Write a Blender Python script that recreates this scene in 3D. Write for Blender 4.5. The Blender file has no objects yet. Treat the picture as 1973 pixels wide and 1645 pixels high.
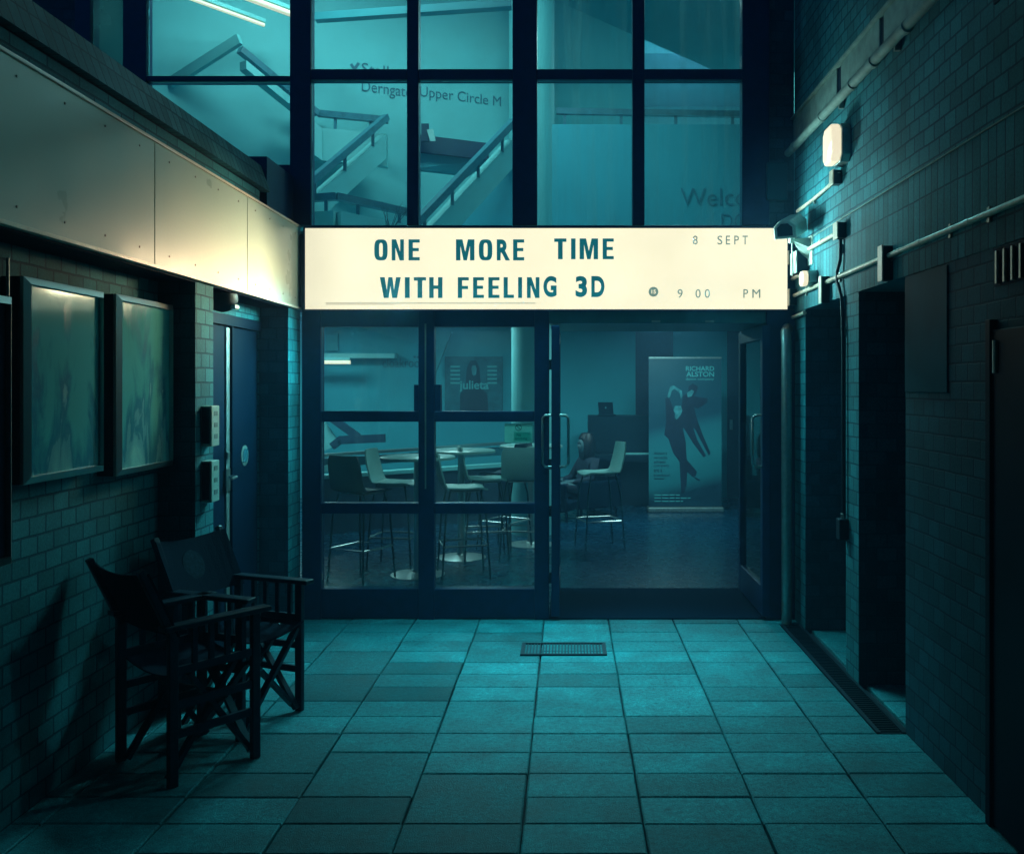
import bpy, bmesh, math, random
from mathutils import Vector, Matrix
random.seed(7)
SC = bpy.context.scene
COL = SC.collection
R = math.radians
F = 1770.0                       # focal length in photo pixels
U0, V0, EYE = 1095.0, 745.0, 1.63

# ------------------------------------------------------------------ camera
cd = bpy.data.cameras.new("camera"); cam = bpy.data.objects.new("camera", cd); COL.objects.link(cam)
cam.location = (0, 0, EYE); cam.rotation_euler = (R(90), 0, 0)
cd.sensor_width = 36; cd.lens = F / 1973 * 36
cd.shift_x = -(U0 - 986.5) / 1973; cd.shift_y = -(822.5 - V0) / 1973
cd.clip_start = 0.05; cd.clip_end = 200
SC.camera = cam
# ------------------------------------------------------------------ night sky
w = bpy.data.worlds.new("World"); SC.world = w; w.use_nodes = True
nt = w.node_tree; nt.nodes.clear()
sky = nt.nodes.new("ShaderNodeTexSky"); sky.sky_type = 'NISHITA'; sky.sun_disc = False
sky.sun_elevation = R(-3); sky.sun_rotation = R(200)
bg = nt.nodes.new("ShaderNodeBackground"); bg.inputs[1].default_value = 0.10
wo = nt.nodes.new("ShaderNodeOutputWorld")
tint = nt.nodes.new("ShaderNodeVectorMath"); tint.operation = 'MULTIPLY'; tint.inputs[1].default_value = (0.05, 5.5, 15.0)   # deep blue of a night sky over a lit town
nt.links.new(sky.outputs[0], tint.inputs[0]); nt.links.new(tint.outputs[0], bg.inputs[0]); nt.links.new(bg.outputs[0], wo.inputs[0])
SC.view_settings.view_transform = 'Standard'; SC.view_settings.look = 'None'
SC.view_settings.exposure = 0.0; SC.view_settings.gamma = 1.0
SC.cycles.max_bounces = 8; SC.cycles.transparent_max_bounces = 16
SC.cycles.use_denoising = True
SC.cycles.sample_clamp_indirect = 4.0

def P(u, v, Y):
    return Vector(((u - U0) * Y / F, Y, EYE - (v - V0) * Y / F))
def PX(u, Y): return (u - U0) * Y / F
def PZ(v, Y): return EYE - (v - V0) * Y / F

def area(name, loc, direction, sx, sy, power, color, spread=180, parent=None):
    l = bpy.data.lights.new(name, 'AREA'); l.shape = 'RECTANGLE'; l.size = sx; l.size_y = sy
    l.energy = power; l.color = color; l.spread = R(spread)
    o = bpy.data.objects.new(name, l); COL.objects.link(o)
    o.location = loc; o.rotation_euler = Vector(direction).to_track_quat('-Z', 'Y').to_euler()
    return o
# what the bright sign box throws: on to the pavement, on to the panel beside it and on to the brick wall
TEAL = (0.25, 0.97, 0.97); CREAM = (1.0, 0.72, 0.42)
SIGN_L = [
    area("sign_glow", (-0.05, 6.385, 2.34), (0, -0.40, -1), 2.4, 0.20, 36, TEAL, 78),
    area("sign_glow", (-0.9, 6.385, 2.36), (-1, -0.85, -0.16), 0.9, 0.20, 12.5, CREAM, 58),
    area("sign_glow", (-1.3, 6.385, 2.36), (-1, -0.75, -0.20), 0.3, 0.30, 1.2, CREAM, 74),
    area("sign_glow", (-1.2, 6.385, 2.25), (-1, -0.80, -0.95), 0.4, 0.30, 19, TEAL, 78),
    area("sign_glow", (0.9, 6.385, 2.47), (1, -0.80, 0.30), 0.4, 0.4, 13, (0.62, 1.0, 0.93), 76),
    area("sign_glow", (0.9, 6.385, 2.25), (1, -0.80, -0.75), 0.4, 0.3, 4.5, TEAL, 72),
]

# ------------------------------------------------------------------ materials
M = {}
TINTED = ("dark", "door_paint", "plate", "frame", "header", "canvas", "wood_dark", "black", "mat_dark")
def mat(name, color, rough=0.6, metal=0.0, noise=0.0, nscale=30.0, bump=0.0, spec=0.5, emit=None, estr=1.0, rvar=0.0):
    m = bpy.data.materials.new(name); m.use_nodes = True
    t = m.node_tree; b = t.nodes["Principled BSDF"]
    b.inputs["Base Color"].default_value = (*color, 1); b.inputs["Roughness"].default_value = rough
    b.inputs["Metallic"].default_value = metal; b.inputs["Specular IOR Level"].default_value = spec
    if name in TINTED: b.inputs["Specular Tint"].default_value = (.25, .8, 1, 1)
    if emit:
        b.inputs["Emission Color"].default_value = (*emit, 1); b.inputs["Emission Strength"].default_value = estr
    if noise or bump or rvar:
        tc = t.nodes.new("ShaderNodeTexCoord"); n = t.nodes.new("ShaderNodeTexNoise")
        n.inputs["Scale"].default_value = nscale; n.inputs["Detail"].default_value = 6
        t.links.new(tc.outputs["Object"], n.inputs["Vector"])
        if noise:
            r = t.nodes.new("ShaderNodeMapRange"); r.inputs[1].default_value = .3; r.inputs[2].default_value = .7
            r.inputs[3].default_value = 1 - noise; r.inputs[4].default_value = 1 + noise
            t.links.new(n.outputs[0], r.inputs[0])
            mx = t.nodes.new("ShaderNodeVectorMath"); mx.operation = 'SCALE'
            mx.inputs[0].default_value = color
            t.links.new(r.outputs[0], mx.inputs["Scale"]); t.links.new(mx.outputs[0], b.inputs["Base Color"])
        if rvar:
            r2 = t.nodes.new("ShaderNodeMapRange"); r2.inputs[1].default_value = .3; r2.inputs[2].default_value = .7
            r2.inputs[3].default_value = max(0, rough - rvar); r2.inputs[4].default_value = min(1, rough + rvar)
            t.links.new(n.outputs[0], r2.inputs[0]); t.links.new(r2.outputs[0], b.inputs["Roughness"])
        if bump:
            bp = t.nodes.new("ShaderNodeBump"); bp.inputs["Strength"].default_value = bump; bp.inputs["Distance"].default_value = .01
            t.links.new(n.outputs[0], bp.inputs["Height"]); t.links.new(bp.outputs[0], b.inputs["Normal"])
    M[name] = m
    return m

def brick_mat(name, axes, bw, rh, col, mortar, offset=0.5, msize=0.010, depth=0.012):
    m = bpy.data.materials.new(name); m.use_nodes = True; t = m.node_tree; b = t.nodes["Principled BSDF"]
    N = t.nodes.new; L = t.links.new
    g = N("ShaderNodeNewGeometry"); sp = N("ShaderNodeSeparateXYZ"); L(g.outputs["Position"], sp.inputs[0])
    # wobble so that courses are not ruler straight
    nz = N("ShaderNodeTexNoise"); nz.inputs["Scale"].default_value = 6; L(g.outputs["Position"], nz.inputs["Vector"])
    wob = N("ShaderNodeMath"); wob.operation = 'MULTIPLY_ADD'; wob.inputs[1].default_value = .010; wob.inputs[2].default_value = -.005
    L(nz.outputs[0], wob.inputs[0])
    ax = N("ShaderNodeMath"); az = N("ShaderNodeMath")
    L(sp.outputs[axes[0]], ax.inputs[0]); L(wob.outputs[0], ax.inputs[1])
    L(sp.outputs[axes[1]], az.inputs[0]); L(wob.outputs[0], az.inputs[1])
    cb = N("ShaderNodeCombineXYZ"); L(ax.outputs[0], cb.inputs[0]); L(az.outputs[0], cb.inputs[1])
    br = N("ShaderNodeTexBrick"); L(cb.outputs[0], br.inputs["Vector"])
    br.offset = offset; br.offset_frequency = 2; br.squash = 1
    br.inputs["Scale"].default_value = 1; br.inputs["Brick Width"].default_value = bw; br.inputs["Row Height"].default_value = rh
    br.inputs["Mortar Size"].default_value = msize * .5; br.inputs["Mortar Smooth"].default_value = .25; br.inputs["Bias"].default_value = 0
    br.inputs["Color1"].default_value = (*[c * 0.70 for c in col], 1); br.inputs["Color2"].default_value = (*[c * 1.2 for c in col], 1)
    br.inputs["Mortar"].default_value = (*mortar, 1)
    n2 = N("ShaderNodeTexNoise"); n2.inputs["Scale"].default_value = 90; n2.inputs["Detail"].default_value = 5; L(g.outputs["Position"], n2.inputs["Vector"])
    n3 = N("ShaderNodeTexNoise"); n3.inputs["Scale"].default_value = 1.7; n3.inputs["Detail"].default_value = 4; L(g.outputs["Position"], n3.inputs["Vector"])
    r3 = N("ShaderNodeMapRange"); r3.inputs[1].default_value = .3; r3.inputs[2].default_value = .7; r3.inputs[3].default_value = .50; r3.inputs[4].default_value = 1.2
    L(n3.outputs[0], r3.inputs[0])
    r2 = N("ShaderNodeMapRange"); r2.inputs[1].default_value = .3; r2.inputs[2].default_value = .7; r2.inputs[3].default_value = .8; r2.inputs[4].default_value = 1.15
    L(n2.outputs[0], r2.inputs[0])
    mu = N("ShaderNodeMath"); mu.operation = 'MULTIPLY'; L(r2.outputs[0], mu.inputs[0]); L(r3.outputs[0], mu.inputs[1])
    sc = N("ShaderNodeVectorMath"); sc.operation = 'SCALE'; L(br.outputs["Color"], sc.inputs[0]); L(mu.outputs[0], sc.inputs["Scale"])
    L(sc.outputs[0], b.inputs["Base Color"]); b.inputs["Roughness"].default_value = .75; b.inputs["Specular IOR Level"].default_value = .35; b.inputs["Specular Tint"].default_value = (.25, .8, 1, 1)
    inv = N("ShaderNodeMath"); inv.operation = 'SUBTRACT'; inv.inputs[0].default_value = 1; L(br.outputs["Fac"], inv.inputs[1])
    h = N("ShaderNodeMath"); h.operation = 'MULTIPLY_ADD'; h.inputs[1].default_value = .12; L(n2.outputs[0], h.inputs[0]); L(inv.outputs[0], h.inputs[2])
    bp = N("ShaderNodeBump"); bp.inputs["Strength"].default_value = .9; bp.inputs["Distance"].default_value = depth
    L(h.outputs[0], bp.inputs["Height"]); L(bp.outputs[0], b.inputs["Normal"])
    M[name] = m

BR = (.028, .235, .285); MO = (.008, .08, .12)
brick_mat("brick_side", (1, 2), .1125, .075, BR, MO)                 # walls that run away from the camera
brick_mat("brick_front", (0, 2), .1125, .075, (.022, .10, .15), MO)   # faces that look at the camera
brick_mat("brick_shaded", (1, 2), .1125, .075, (.016, .10, .145), (.006, .035, .06))  # near right wall: fading light put into the colour as darker brick
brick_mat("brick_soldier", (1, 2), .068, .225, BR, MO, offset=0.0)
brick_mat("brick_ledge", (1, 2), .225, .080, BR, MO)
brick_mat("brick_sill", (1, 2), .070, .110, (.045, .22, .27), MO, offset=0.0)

NAVY = (.002, .026, .098)
mat("frame", NAVY, .45, noise=.2, nscale=14, bump=.05)
mat("dark", (.002, .013, .036), .7, spec=.15, noise=.25, nscale=9)
mat("door_paint", (.001, .009, .026), .55, spec=.12, noise=.2, nscale=5, bump=.05)
mat("panel", (.50, .68, .60), .38, noise=.05, nscale=2.2, bump=.02, rvar=.12)
mat("panel_trim", (.80, .78, .66), .3, noise=.08, nscale=9)
mat("rivet", (.34, .38, .34), .4, metal=.3)
mat("sign_face", (.8, .75, .6), .5, emit=(1.0, .95, .67), estr=1.12)
M["sign_face"].node_tree.nodes["Principled BSDF"].inputs["Base Color"].default_value = (.02, .02, .015, 1)
mat("sign_letter", (.010, .16, .19), .5, noise=.1, nscale=20, emit=(.006, .14, .175), estr=.85)       # lit acrylic showing through
def sign_light():
    """lightbox tubes: faintly uneven, dimmer towards the ends of the box"""
    t = M["sign_face"].node_tree; b = t.nodes["Principled BSDF"]; N = t.nodes.new; L = t.links.new
    g = N("ShaderNodeNewGeometry"); sp = N("ShaderNodeSeparateXYZ"); L(g.outputs["Position"], sp.inputs[0])
    n = N("ShaderNodeTexNoise"); n.inputs["Scale"].default_value = 2.2; n.inputs["Detail"].default_value = 3; L(g.outputs["Position"], n.inputs["Vector"])
    r = N("ShaderNodeMapRange"); r.inputs[1].default_value = .3; r.inputs[2].default_value = .7; r.inputs[3].default_value = 1.06; r.inputs[4].default_value = 1.18; L(n.outputs[0], r.inputs[0])
    e = N("ShaderNodeMapRange"); e.inputs[1].default_value = -1.86; e.inputs[2].default_value = -1.45; e.inputs[3].default_value = .84; e.inputs[4].default_value = 1; e.interpolation_type = 'SMOOTHSTEP'
    L(sp.outputs[0], e.inputs[0])
    m = N("ShaderNodeMath"); m.operation = 'MULTIPLY'; L(r.outputs[0], m.inputs[0]); L(e.outputs[0], m.inputs[1]); L(m.outputs[0], b.inputs["Emission Strength"])
sign_light()
mat("sign_small", (.14, .22, .19), .5, emit=(.15, .24, .20), estr=.9)
mat("sign_rail", (.55, .52, .40), .5, emit=(.62, .58, .42), estr=.9)
mat("steel", (.50, .57, .56), .33, metal=1.0)
mat("chrome_dark", (.05, .12, .14), .3, metal=.9)
mat("steel_dull", (.30, .40, .40), .45, metal=.8, noise=.15, nscale=30)
mat("conduit", (.55, .56, .46), .38, noise=.15, nscale=30, bump=.03)
mat("plastic_pale", (.46, .68, .63), .4, noise=.08, nscale=20)
mat("black", (.004, .010, .022), .55, noise=.2, nscale=30)
mat("rubber", (.006, .014, .028), .8, noise=.3, nscale=60, bump=.2)
mat("canvas", (.002, .011, .028), .9, spec=.1, noise=.25, nscale=140, bump=.25)
mat("wood_dark", (.004, .018, .038), .42, spec=.35, noise=.35, nscale=25, bump=.05)
mat("emblem", (.010, .036, .060), .9, spec=.1, noise=.5, nscale=60)
mat("wall_paint", (.14, .53, .55), .7, noise=.05, nscale=2.0, bump=.02)
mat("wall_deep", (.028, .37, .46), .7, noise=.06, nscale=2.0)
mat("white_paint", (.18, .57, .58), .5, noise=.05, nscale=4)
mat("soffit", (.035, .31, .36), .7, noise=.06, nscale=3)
mat("rail_wood", (.03, .17, .22), .4, noise=.25, nscale=20)
mat("landing_dark", (.003, .032, .07), .6, noise=.25, nscale=20)
mat("wall_text", (.012, .12, .17), .6)
mat("wall_text_soft", (.015, .20, .28), .6)
mat("foyer_floor", (.002, .038, .080), .27, noise=.12, nscale=9, rvar=.02)
mat("mat_dark", (.001, .016, .042), .95, spec=.05, noise=.4, nscale=150, bump=.4)
mat("shell_pale", (.25, .52, .50), .35, noise=.05, nscale=10)
mat("shell_dark", (.008, .030, .060), .4, noise=.1, nscale=10)
mat("banner_text", (.10, .50, .52), .6)
mat("banner_ink", (.006, .024, .055), .6, noise=.2, nscale=12)
mat("banner_skin", (.05, .26, .30), .6, noise=.5, nscale=14)
mat("poster_dark", (.010, .13, .17), .6, noise=.35, nscale=9)
mat("poster_ink", (.006, .020, .040), .6)
mat("skin", (.06, .14, .17), .6, noise=.1, nscale=20)
mat("hair", (.004, .012, .022), .5, noise=.3, nscale=60, bump=.3)
mat("clothes", (.006, .020, .042), .8, noise=.2, nscale=50)
mat("tube", (.9, .85, .65), .4, emit=(1.0, .86, .58), estr=.8)
mat("lamp_face", (.6, .55, .4), .4, emit=(1.0, .88, .62), estr=.95)
mat("lens_hint", (.008, .05, .08), .25, spec=.2)
mat("concrete", (.17, .31, .29), .7, noise=.25, nscale=12, bump=.15)
mat("twig", (.010, .05, .06), .8)
mat("slab_base", (.010, .030, .045), .95, noise=.3, nscale=40)

def slab_mat():
    m = bpy.data.materials.new("paving"); m.use_nodes = True; t = m.node_tree; b = t.nodes["Principled BSDF"]
    N = t.nodes.new; L = t.links.new
    at = N("ShaderNodeAttribute"); at.attribute_name = "tone"
    g = N("ShaderNodeNewGeometry")
    n1 = N("ShaderNodeTexNoise"); n1.inputs["Scale"].default_value = 220; n1.inputs["Detail"].default_value = 4; L(g.outputs["Position"], n1.inputs["Vector"])
    n2 = N("ShaderNodeTexNoise"); n2.inputs["Scale"].default_value = 5; n2.inputs["Detail"].default_value = 6; L(g.outputs["Position"], n2.inputs["Vector"])
    r1 = N("ShaderNodeMapRange"); r1.inputs[1].default_value = .32; r1.inputs[2].default_value = .68; r1.inputs[3].default_value = .42; r1.inputs[4].default_value = 1.55; L(n1.outputs[0], r1.inputs[0])
    r2 = N("ShaderNodeMapRange"); r2.inputs[1].default_value = .3; r2.inputs[2].default_value = .7; r2.inputs[3].default_value = .60; r2.inputs[4].default_value = 1.25; L(n2.outputs[0], r2.inputs[0])
    n4 = N("ShaderNodeTexNoise"); n4.inputs["Scale"].default_value = 38; n4.inputs["Detail"].default_value = 7; n4.inputs["Roughness"].default_value = .7; L(g.outputs["Position"], n4.inputs["Vector"])
    r4 = N("ShaderNodeMapRange"); r4.inputs[1].default_value = .35; r4.inputs[2].default_value = .65; r4.inputs[3].default_value = .62; r4.inputs[4].default_value = 1.28; L(n4.outputs[0], r4.inputs[0])
    vo = N("ShaderNodeTexVoronoi"); vo.inputs["Scale"].default_value = 5.5; L(g.outputs["Position"], vo.inputs["Vector"])     # trodden gum and drips
    rv_ = N("ShaderNodeMapRange"); rv_.inputs[1].default_value = .05; rv_.inputs[2].default_value = .09; rv_.inputs[3].default_value = .6; rv_.inputs[4].default_value = 1; L(vo.outputs["Distance"], rv_.inputs[0])
    a4 = N("ShaderNodeMath"); a4.operation = 'MULTIPLY'; L(r4.outputs[0], a4.inputs[0]); L(rv_.outputs[0], a4.inputs[1])
    a5 = N("ShaderNodeMath"); a5.operation = 'MULTIPLY'; L(r1.outputs[0], a5.inputs[0]); L(a4.outputs[0], a5.inputs[1])
    a = N("ShaderNodeMath"); a.operation = 'MULTIPLY'; L(a5.outputs[0], a.inputs[0]); L(r2.outputs[0], a.inputs[1])
    c = N("ShaderNodeMath"); c.operation = 'MULTIPLY'; L(a.outputs[0], c.inputs[0]); L(at.outputs["Fac"], c.inputs[1])
    s = N("ShaderNodeVectorMath"); s.operation = 'SCALE'; s.inputs[0].default_value = (.020, .25, .30); L(c.outputs[0], s.inputs["Scale"])
    L(s.outputs[0], b.inputs["Base Color"])
    b.inputs["Specular Tint"].default_value = (.2, .75, 1, 1)
    rr = N("ShaderNodeMapRange"); rr.inputs[3].default_value = .45; rr.inputs[4].default_value = .8; L(n2.outputs[0], rr.inputs[0]); L(rr.outputs[0], b.inputs["Roughness"])
    bp = N("ShaderNodeBump"); bp.inputs["Strength"].default_value = .5; bp.inputs["Distance"].default_value = .004
    L(a5.outputs[0], bp.inputs["Height"]); L(bp.outputs[0], b.inputs["Normal"])
    M["paving"] = m
slab_mat()

def glass_mat(name, dirt=0.05, tint=(.93, .97, .97), streak=False, gloss=.07):
    m = bpy.data.materials.new(name); m.use_nodes = True; t = m.node_tree; t.nodes.clear()
    N = t.nodes.new; L = t.links.new
    o = N("ShaderNodeOutputMaterial"); tr = N("ShaderNodeBsdfTransparent"); tr.inputs[0].default_value = (*tint, 1)
    gl = N("ShaderNodeBsdfGlossy"); gl.inputs["Roughness"].default_value = .03; gl.inputs[0].default_value = (.8, .95, .95, 1)
    fr = N("ShaderNodeFresnel"); fr.inputs[0].default_value = 1.45
    k = N("ShaderNodeMath"); k.operation = 'MULTIPLY'; k.inputs[1].default_value = gloss / .04; L(fr.outputs[0], k.inputs[0]); k.use_clamp = True
    m1 = N("ShaderNodeMixShader"); L(k.outputs[0], m1.inputs[0]); L(tr.outputs[0], m1.inputs[1]); L(gl.outputs[0], m1.inputs[2])
    df = N("ShaderNodeBsdfDiffuse"); df.inputs[0].default_value = (.35, .55, .52, 1)
    tl = N("ShaderNodeBsdfTranslucent"); tl.inputs[0].default_value = (.35, .6, .57, 1)
    dd = N("ShaderNodeMixShader"); dd.inputs[0].default_value = .6; L(df.outputs[0], dd.inputs[1]); L(tl.outputs[0], dd.inputs[2])
    g = N("ShaderNodeNewGeometry"); mp = N("ShaderNodeMapping"); L(g.outputs["Position"], mp.inputs[0])
    mp.inputs["Scale"].default_value = (22, 22, .9) if streak else (3, 3, 3)
    n = N("ShaderNodeTexNoise"); n.inputs["Scale"].default_value = 1; n.inputs["Detail"].default_value = 6; L(mp.outputs[0], n.inputs["Vector"])
    r = N("ShaderNodeMapRange"); r.inputs[1].default_value = .45; r.inputs[2].default_value = .8; r.inputs[3].default_value = dirt * .4; r.inputs[4].default_value = dirt * 3
    L(n.outputs[0], r.inputs[0])
    m2 = N("ShaderNodeMixShader"); L(r.outputs[0], m2.inputs[0]); L(m1.outputs[0], m2.inputs[1]); L(dd.outputs[0], m2.inputs[2])
    L(m2.outputs[0], o.inputs[0]); M[name] = m
glass_mat("glass", .035, gloss=.05)
glass_mat("glass_streaked", .05, streak=True, gloss=.03)
glass_mat("glass_dim", .10, tint=(.35, .45, .45), gloss=.03)

def poster_glass():
    m = bpy.data.materials.new("cabinet_glass"); m.use_nodes = True; t = m.node_tree; b = t.nodes["Principled BSDF"]
    N = t.nodes.new; L = t.links.new
    g = N("ShaderNodeNewGeometry"); mp = N("ShaderNodeMapping"); mp.inputs["Scale"].default_value = (4, 5, 1.6); L(g.outputs["Position"], mp.inputs[0])
    n = N("ShaderNodeTexNoise"); n.inputs["Scale"].default_value = 1.4; n.inputs["Detail"].default_value = 8; n.inputs["Roughness"].default_value = .6; n.inputs["Distortion"].default_value = .6
    L(mp.outputs[0], n.inputs["Vector"])
    sp = N("ShaderNodeSeparateXYZ"); L(g.outputs["Position"], sp.inputs[0])
    # condensation has risen from the bottom edge: mask of stain grows towards the sill of the cabinet
    zr = N("ShaderNodeMapRange"); zr.inputs[1].default_value = 1.25; zr.inputs[2].default_value = 1.75; zr.inputs[3].default_value = .10; zr.inputs[4].default_value = -.16
    L(sp.outputs[2], zr.inputs[0])
    ad = N("ShaderNodeMath"); L(n.outputs[0], ad.inputs[0]); L(zr.outputs[0], ad.inputs[1])
    cr = N("ShaderNodeValToRGB"); e = cr.color_ramp.elements
    e[0].position = .38; e[0].color = (.10, .50, .50, 1); e[1].position = .70; e[1].color = (.20, .60, .56, 1)
    x = e.new(.50); x.color = (.02, .21, .30, 1)
    L(ad.outputs[0], cr.inputs[0]); L(cr.outputs[0], b.inputs["Base Color"])
    rr = N("ShaderNodeMapRange"); rr.inputs[1].default_value = .4; rr.inputs[2].default_value = .65; rr.inputs[3].default_value = .10; rr.inputs[4].default_value = .4; L(ad.outputs[0], rr.inputs[0])
    L(rr.outputs[0], b.inputs["Roughness"]); b.inputs["Specular IOR Level"].default_value = .8
    b.inputs["Specular Tint"].default_value = (.45, .95, 1, 1); b.inputs["Coat Weight"].default_value = .12; b.inputs["Coat Roughness"].default_value = .05
    M["cabinet_glass"] = m
poster_glass()

def banner_mat():
    m = bpy.data.materials.new("banner_print"); m.use_nodes = True; t = m.node_tree; b = t.nodes["Principled BSDF"]
    N = t.nodes.new; L = t.links.new
    g = N("ShaderNodeTexCoord"); sp = N("ShaderNodeSeparateXYZ"); L(g.outputs["Object"], sp.inputs[0])
    n = N("ShaderNodeTexNoise"); n.inputs["Scale"].default_value = 2; L(g.outputs["Object"], n.inputs["Vector"])
    a = N("ShaderNodeMath"); a.operation = 'MULTIPLY_ADD'; a.inputs[1].default_value = -.25; L(sp.outputs[0], a.inputs[0]); L(sp.outputs[2], a.inputs[2])
    cr = N("ShaderNodeValToRGB"); e = cr.color_ramp.elements   # the printed stage picture: dark curtain, pale floor, dark footer
    r = N("ShaderNodeMapRange"); r.inputs[1].default_value = 0; r.inputs[2].default_value = 2; L(a.outputs[0], r.inputs[0])
    e[0].position = .12; e[0].color = (.008, .05, .085, 1); e[1].position = 1; e[1].color = (.010, .085, .12, 1)
    for p, c in ((.20, (.02, .20, .24, 1)), (.36, (.03, .26, .30, 1)), (.52, (.025, .20, .25, 1)), (.60, (.010, .075, .12, 1))):
        k = e.new(p); k.color = c
    L(r.outputs[0], cr.inputs[0]); L(cr.outputs[0], b.inputs["Base Color"]); b.inputs["Roughness"].default_value = .45
    M["banner_print"] = m
banner_mat()
def paper_mat():
    m = bpy.data.materials.new("paper"); m.use_nodes = True; t = m.node_tree; t.nodes.clear(); N = t.nodes.new; L = t.links.new
    o = N("ShaderNodeOutputMaterial"); d = N("ShaderNodeBsdfDiffuse"); d.inputs[0].default_value = (.35, .75, .72, 1)
    tl = N("ShaderNodeBsdfTranslucent"); tl.inputs[0].default_value = (.45, .95, .90, 1); x = N("ShaderNodeMixShader"); x.inputs[0].default_value = .75
    L(d.outputs[0], x.inputs[1]); L(tl.outputs[0], x.inputs[2]); L(x.outputs[0], o.inputs[0]); M["paper"] = m
paper_mat()

# ------------------------------------------------------------------ mesh helpers
class MB:
    def __init__(s): s.v = []; s.f = []
    def add(s, vs, fs):
        k = len(s.v); s.v += [tuple(p) for p in vs]; s.f += [tuple(i + k for i in f) for f in fs]; return s
    def box(s, x0, x1, y0, y1, z0, z1):
        if x0 > x1: x0, x1 = x1, x0
        if y0 > y1: y0, y1 = y1, y0
        if z0 > z1: z0, z1 = z1, z0
        return s.add([(x0,y0,z0),(x1,y0,z0),(x1,y1,z0),(x0,y1,z0),(x0,y0,z1),(x1,y0,z1),(x1,y1,z1),(x0,y1,z1)],
                     [(3,2,1,0),(4,5,6,7),(0,1,5,4),(1,2,6,5),(2,3,7,6),(3,0,4,7)])
    def bar(s, a, b, wd, ht, up=(0,0,1)):
        a = Vector(a); b = Vector(b); d = (b - a).normalized(); u = Vector(up)
        if abs(d.dot(u)) > .98: u = Vector((0,1,0))
        x = d.cross(u).normalized() * wd / 2; y = x.cross(d).normalized() * ht / 2
        vs = [a-x-y, a+x-y, a+x+y, a-x+y, b-x-y, b+x-y, b+x+y, b-x+y]
        return s.add(vs, [(0,1,2,3),(7,6,5,4),(1,0,4,5),(2,1,5,6),(3,2,6,7),(0,3,7,4)])
    def tube(s, pts, r, n=10, r2=None):
        pts = [Vector(p) for p in pts]; rings = []
        base = len(s.v); prev = None
        for i, p in enumerate(pts):
            d = (pts[min(i+1, len(pts)-1)] - pts[max(i-1, 0)]).normalized()
            if prev is None:
                u = Vector((0,0,1)) if abs(d.z) < .9 else Vector((1,0,0))
                x = d.cross(u).normalized()
            else:
                x = (prev - d * prev.dot(d)).normalized()
            prev = x; y = d.cross(x)
            rr = r if r2 is None else r + (r2 - r) * i / max(1, len(pts) - 1)
            s.v += [tuple(p + (x * math.cos(2*math.pi*k/n) + y * math.sin(2*math.pi*k/n)) * rr) for k in range(n)]
        for i in range(len(pts) - 1):
            for k in range(n):
                a = base + i*n + k; b = base + i*n + (k+1) % n
                s.f.append((b, a, a + n, b + n))
        s.f.append(tuple(base + k for k in range(n))); s.f.append(tuple(base + (len(pts)-1)*n + k for k in reversed(range(n))))
        return s
    def lathe(s, prof, c=(0,0,0), n=32, axis='z'):
        base = len(s.v)
        for r, h in prof:
            for k in range(n):
                a = 2*math.pi*k/n
                if axis == 'z': s.v.append((c[0]+r*math.cos(a), c[1]+r*math.sin(a), c[2]+h))
                elif axis == 'x': s.v.append((c[0]+h, c[1]+r*math.cos(a), c[2]+r*math.sin(a)))
                else: s.v.append((c[0]+r*math.cos(a), c[1]+h, c[2]+r*math.sin(a)))
        for i in range(len(prof)-1):
            for k in range(n):
                a = base+i*n+k; b = base+i*n+(k+1)%n
                s.f.append((a, b, b+n, a+n))
        s.f.append(tuple(base+k for k in reversed(range(n)))); s.f.append(tuple(base+(len(prof)-1)*n+k for k in range(n)))
        return s
    def prism(s, poly, off):
        poly = [Vector(p) for p in poly]; off = Vector(off); n = len(poly)
        vs = poly + [p + off for p in poly]
        return s.add(vs, [tuple(reversed(range(n))), tuple(range(n, 2*n))] + [(i, (i+1)%n, n+(i+1)%n, n+i) for i in range(n)])
    def build(s, name, material, parent=None, bevel=0.0, smooth=False, label=None):
        me = bpy.data.meshes.new(name); me.from_pydata(s.v, [], s.f); me.update()
        bm = bmesh.new(); bm.from_mesh(me); bmesh.ops.recalc_face_normals(bm, faces=bm.faces); bm.to_mesh(me); bm.free()
        o = bpy.data.objects.new(name, me); COL.objects.link(o)
        me.materials.append(M[material] if isinstance(material, str) else material)
        if smooth:
            for p in me.polygons: p.use_smooth = True
            me.set_sharp_from_angle(angle=R(40))
        if bevel:
            b = o.modifiers.new("bevel", 'BEVEL'); b.width = bevel; b.segments = 2; b.limit_method = 'ANGLE'; b.angle_limit = R(50)
        if parent: attach(o, parent)
        if label: o["label"] = label
        return o
def build_each(m, name, material, parent, **k):
    """one mesh object per separate piece"""
    par = list(range(len(m.v)))
    def find(a):
        while par[a] != a: par[a] = par[par[a]]; a = par[a]
        return a
    for f in m.f:
        for i in f[1:]: par[find(i)] = find(f[0])
    groups = {}
    for f in m.f: groups.setdefault(find(f[0]), []).append(f)
    for fs in groups.values():
        ids = sorted({i for f in fs for i in f}); mp = {i: n for n, i in enumerate(ids)}
        q = MB(); q.add([m.v[i] for i in ids], [tuple(mp[i] for i in f) for f in fs]); q.build(name, material, parent, **k)
def attach(o, parent):
    o.parent = parent
    if WORLD[0]:                                   # mesh is in world coordinates: cancel the parents' offsets
        off = Vector((0, 0, 0)); p = parent
        while p: off += p.location; p = p.parent
        o.location = -off
WORLD = [True]
def tag(o, label, cat, group=None):
    o["label"] = label; o["category"] = cat
    if group: o["group"] = group
    return o
def thing(name, loc, label, cat, group=None, rz=0):
    o = bpy.data.objects.new(name, None); COL.objects.link(o); o.location = loc; o.rotation_euler = (0, 0, rz)
    o.empty_display_size = .1
    return tag(o, label, cat, group)
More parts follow.
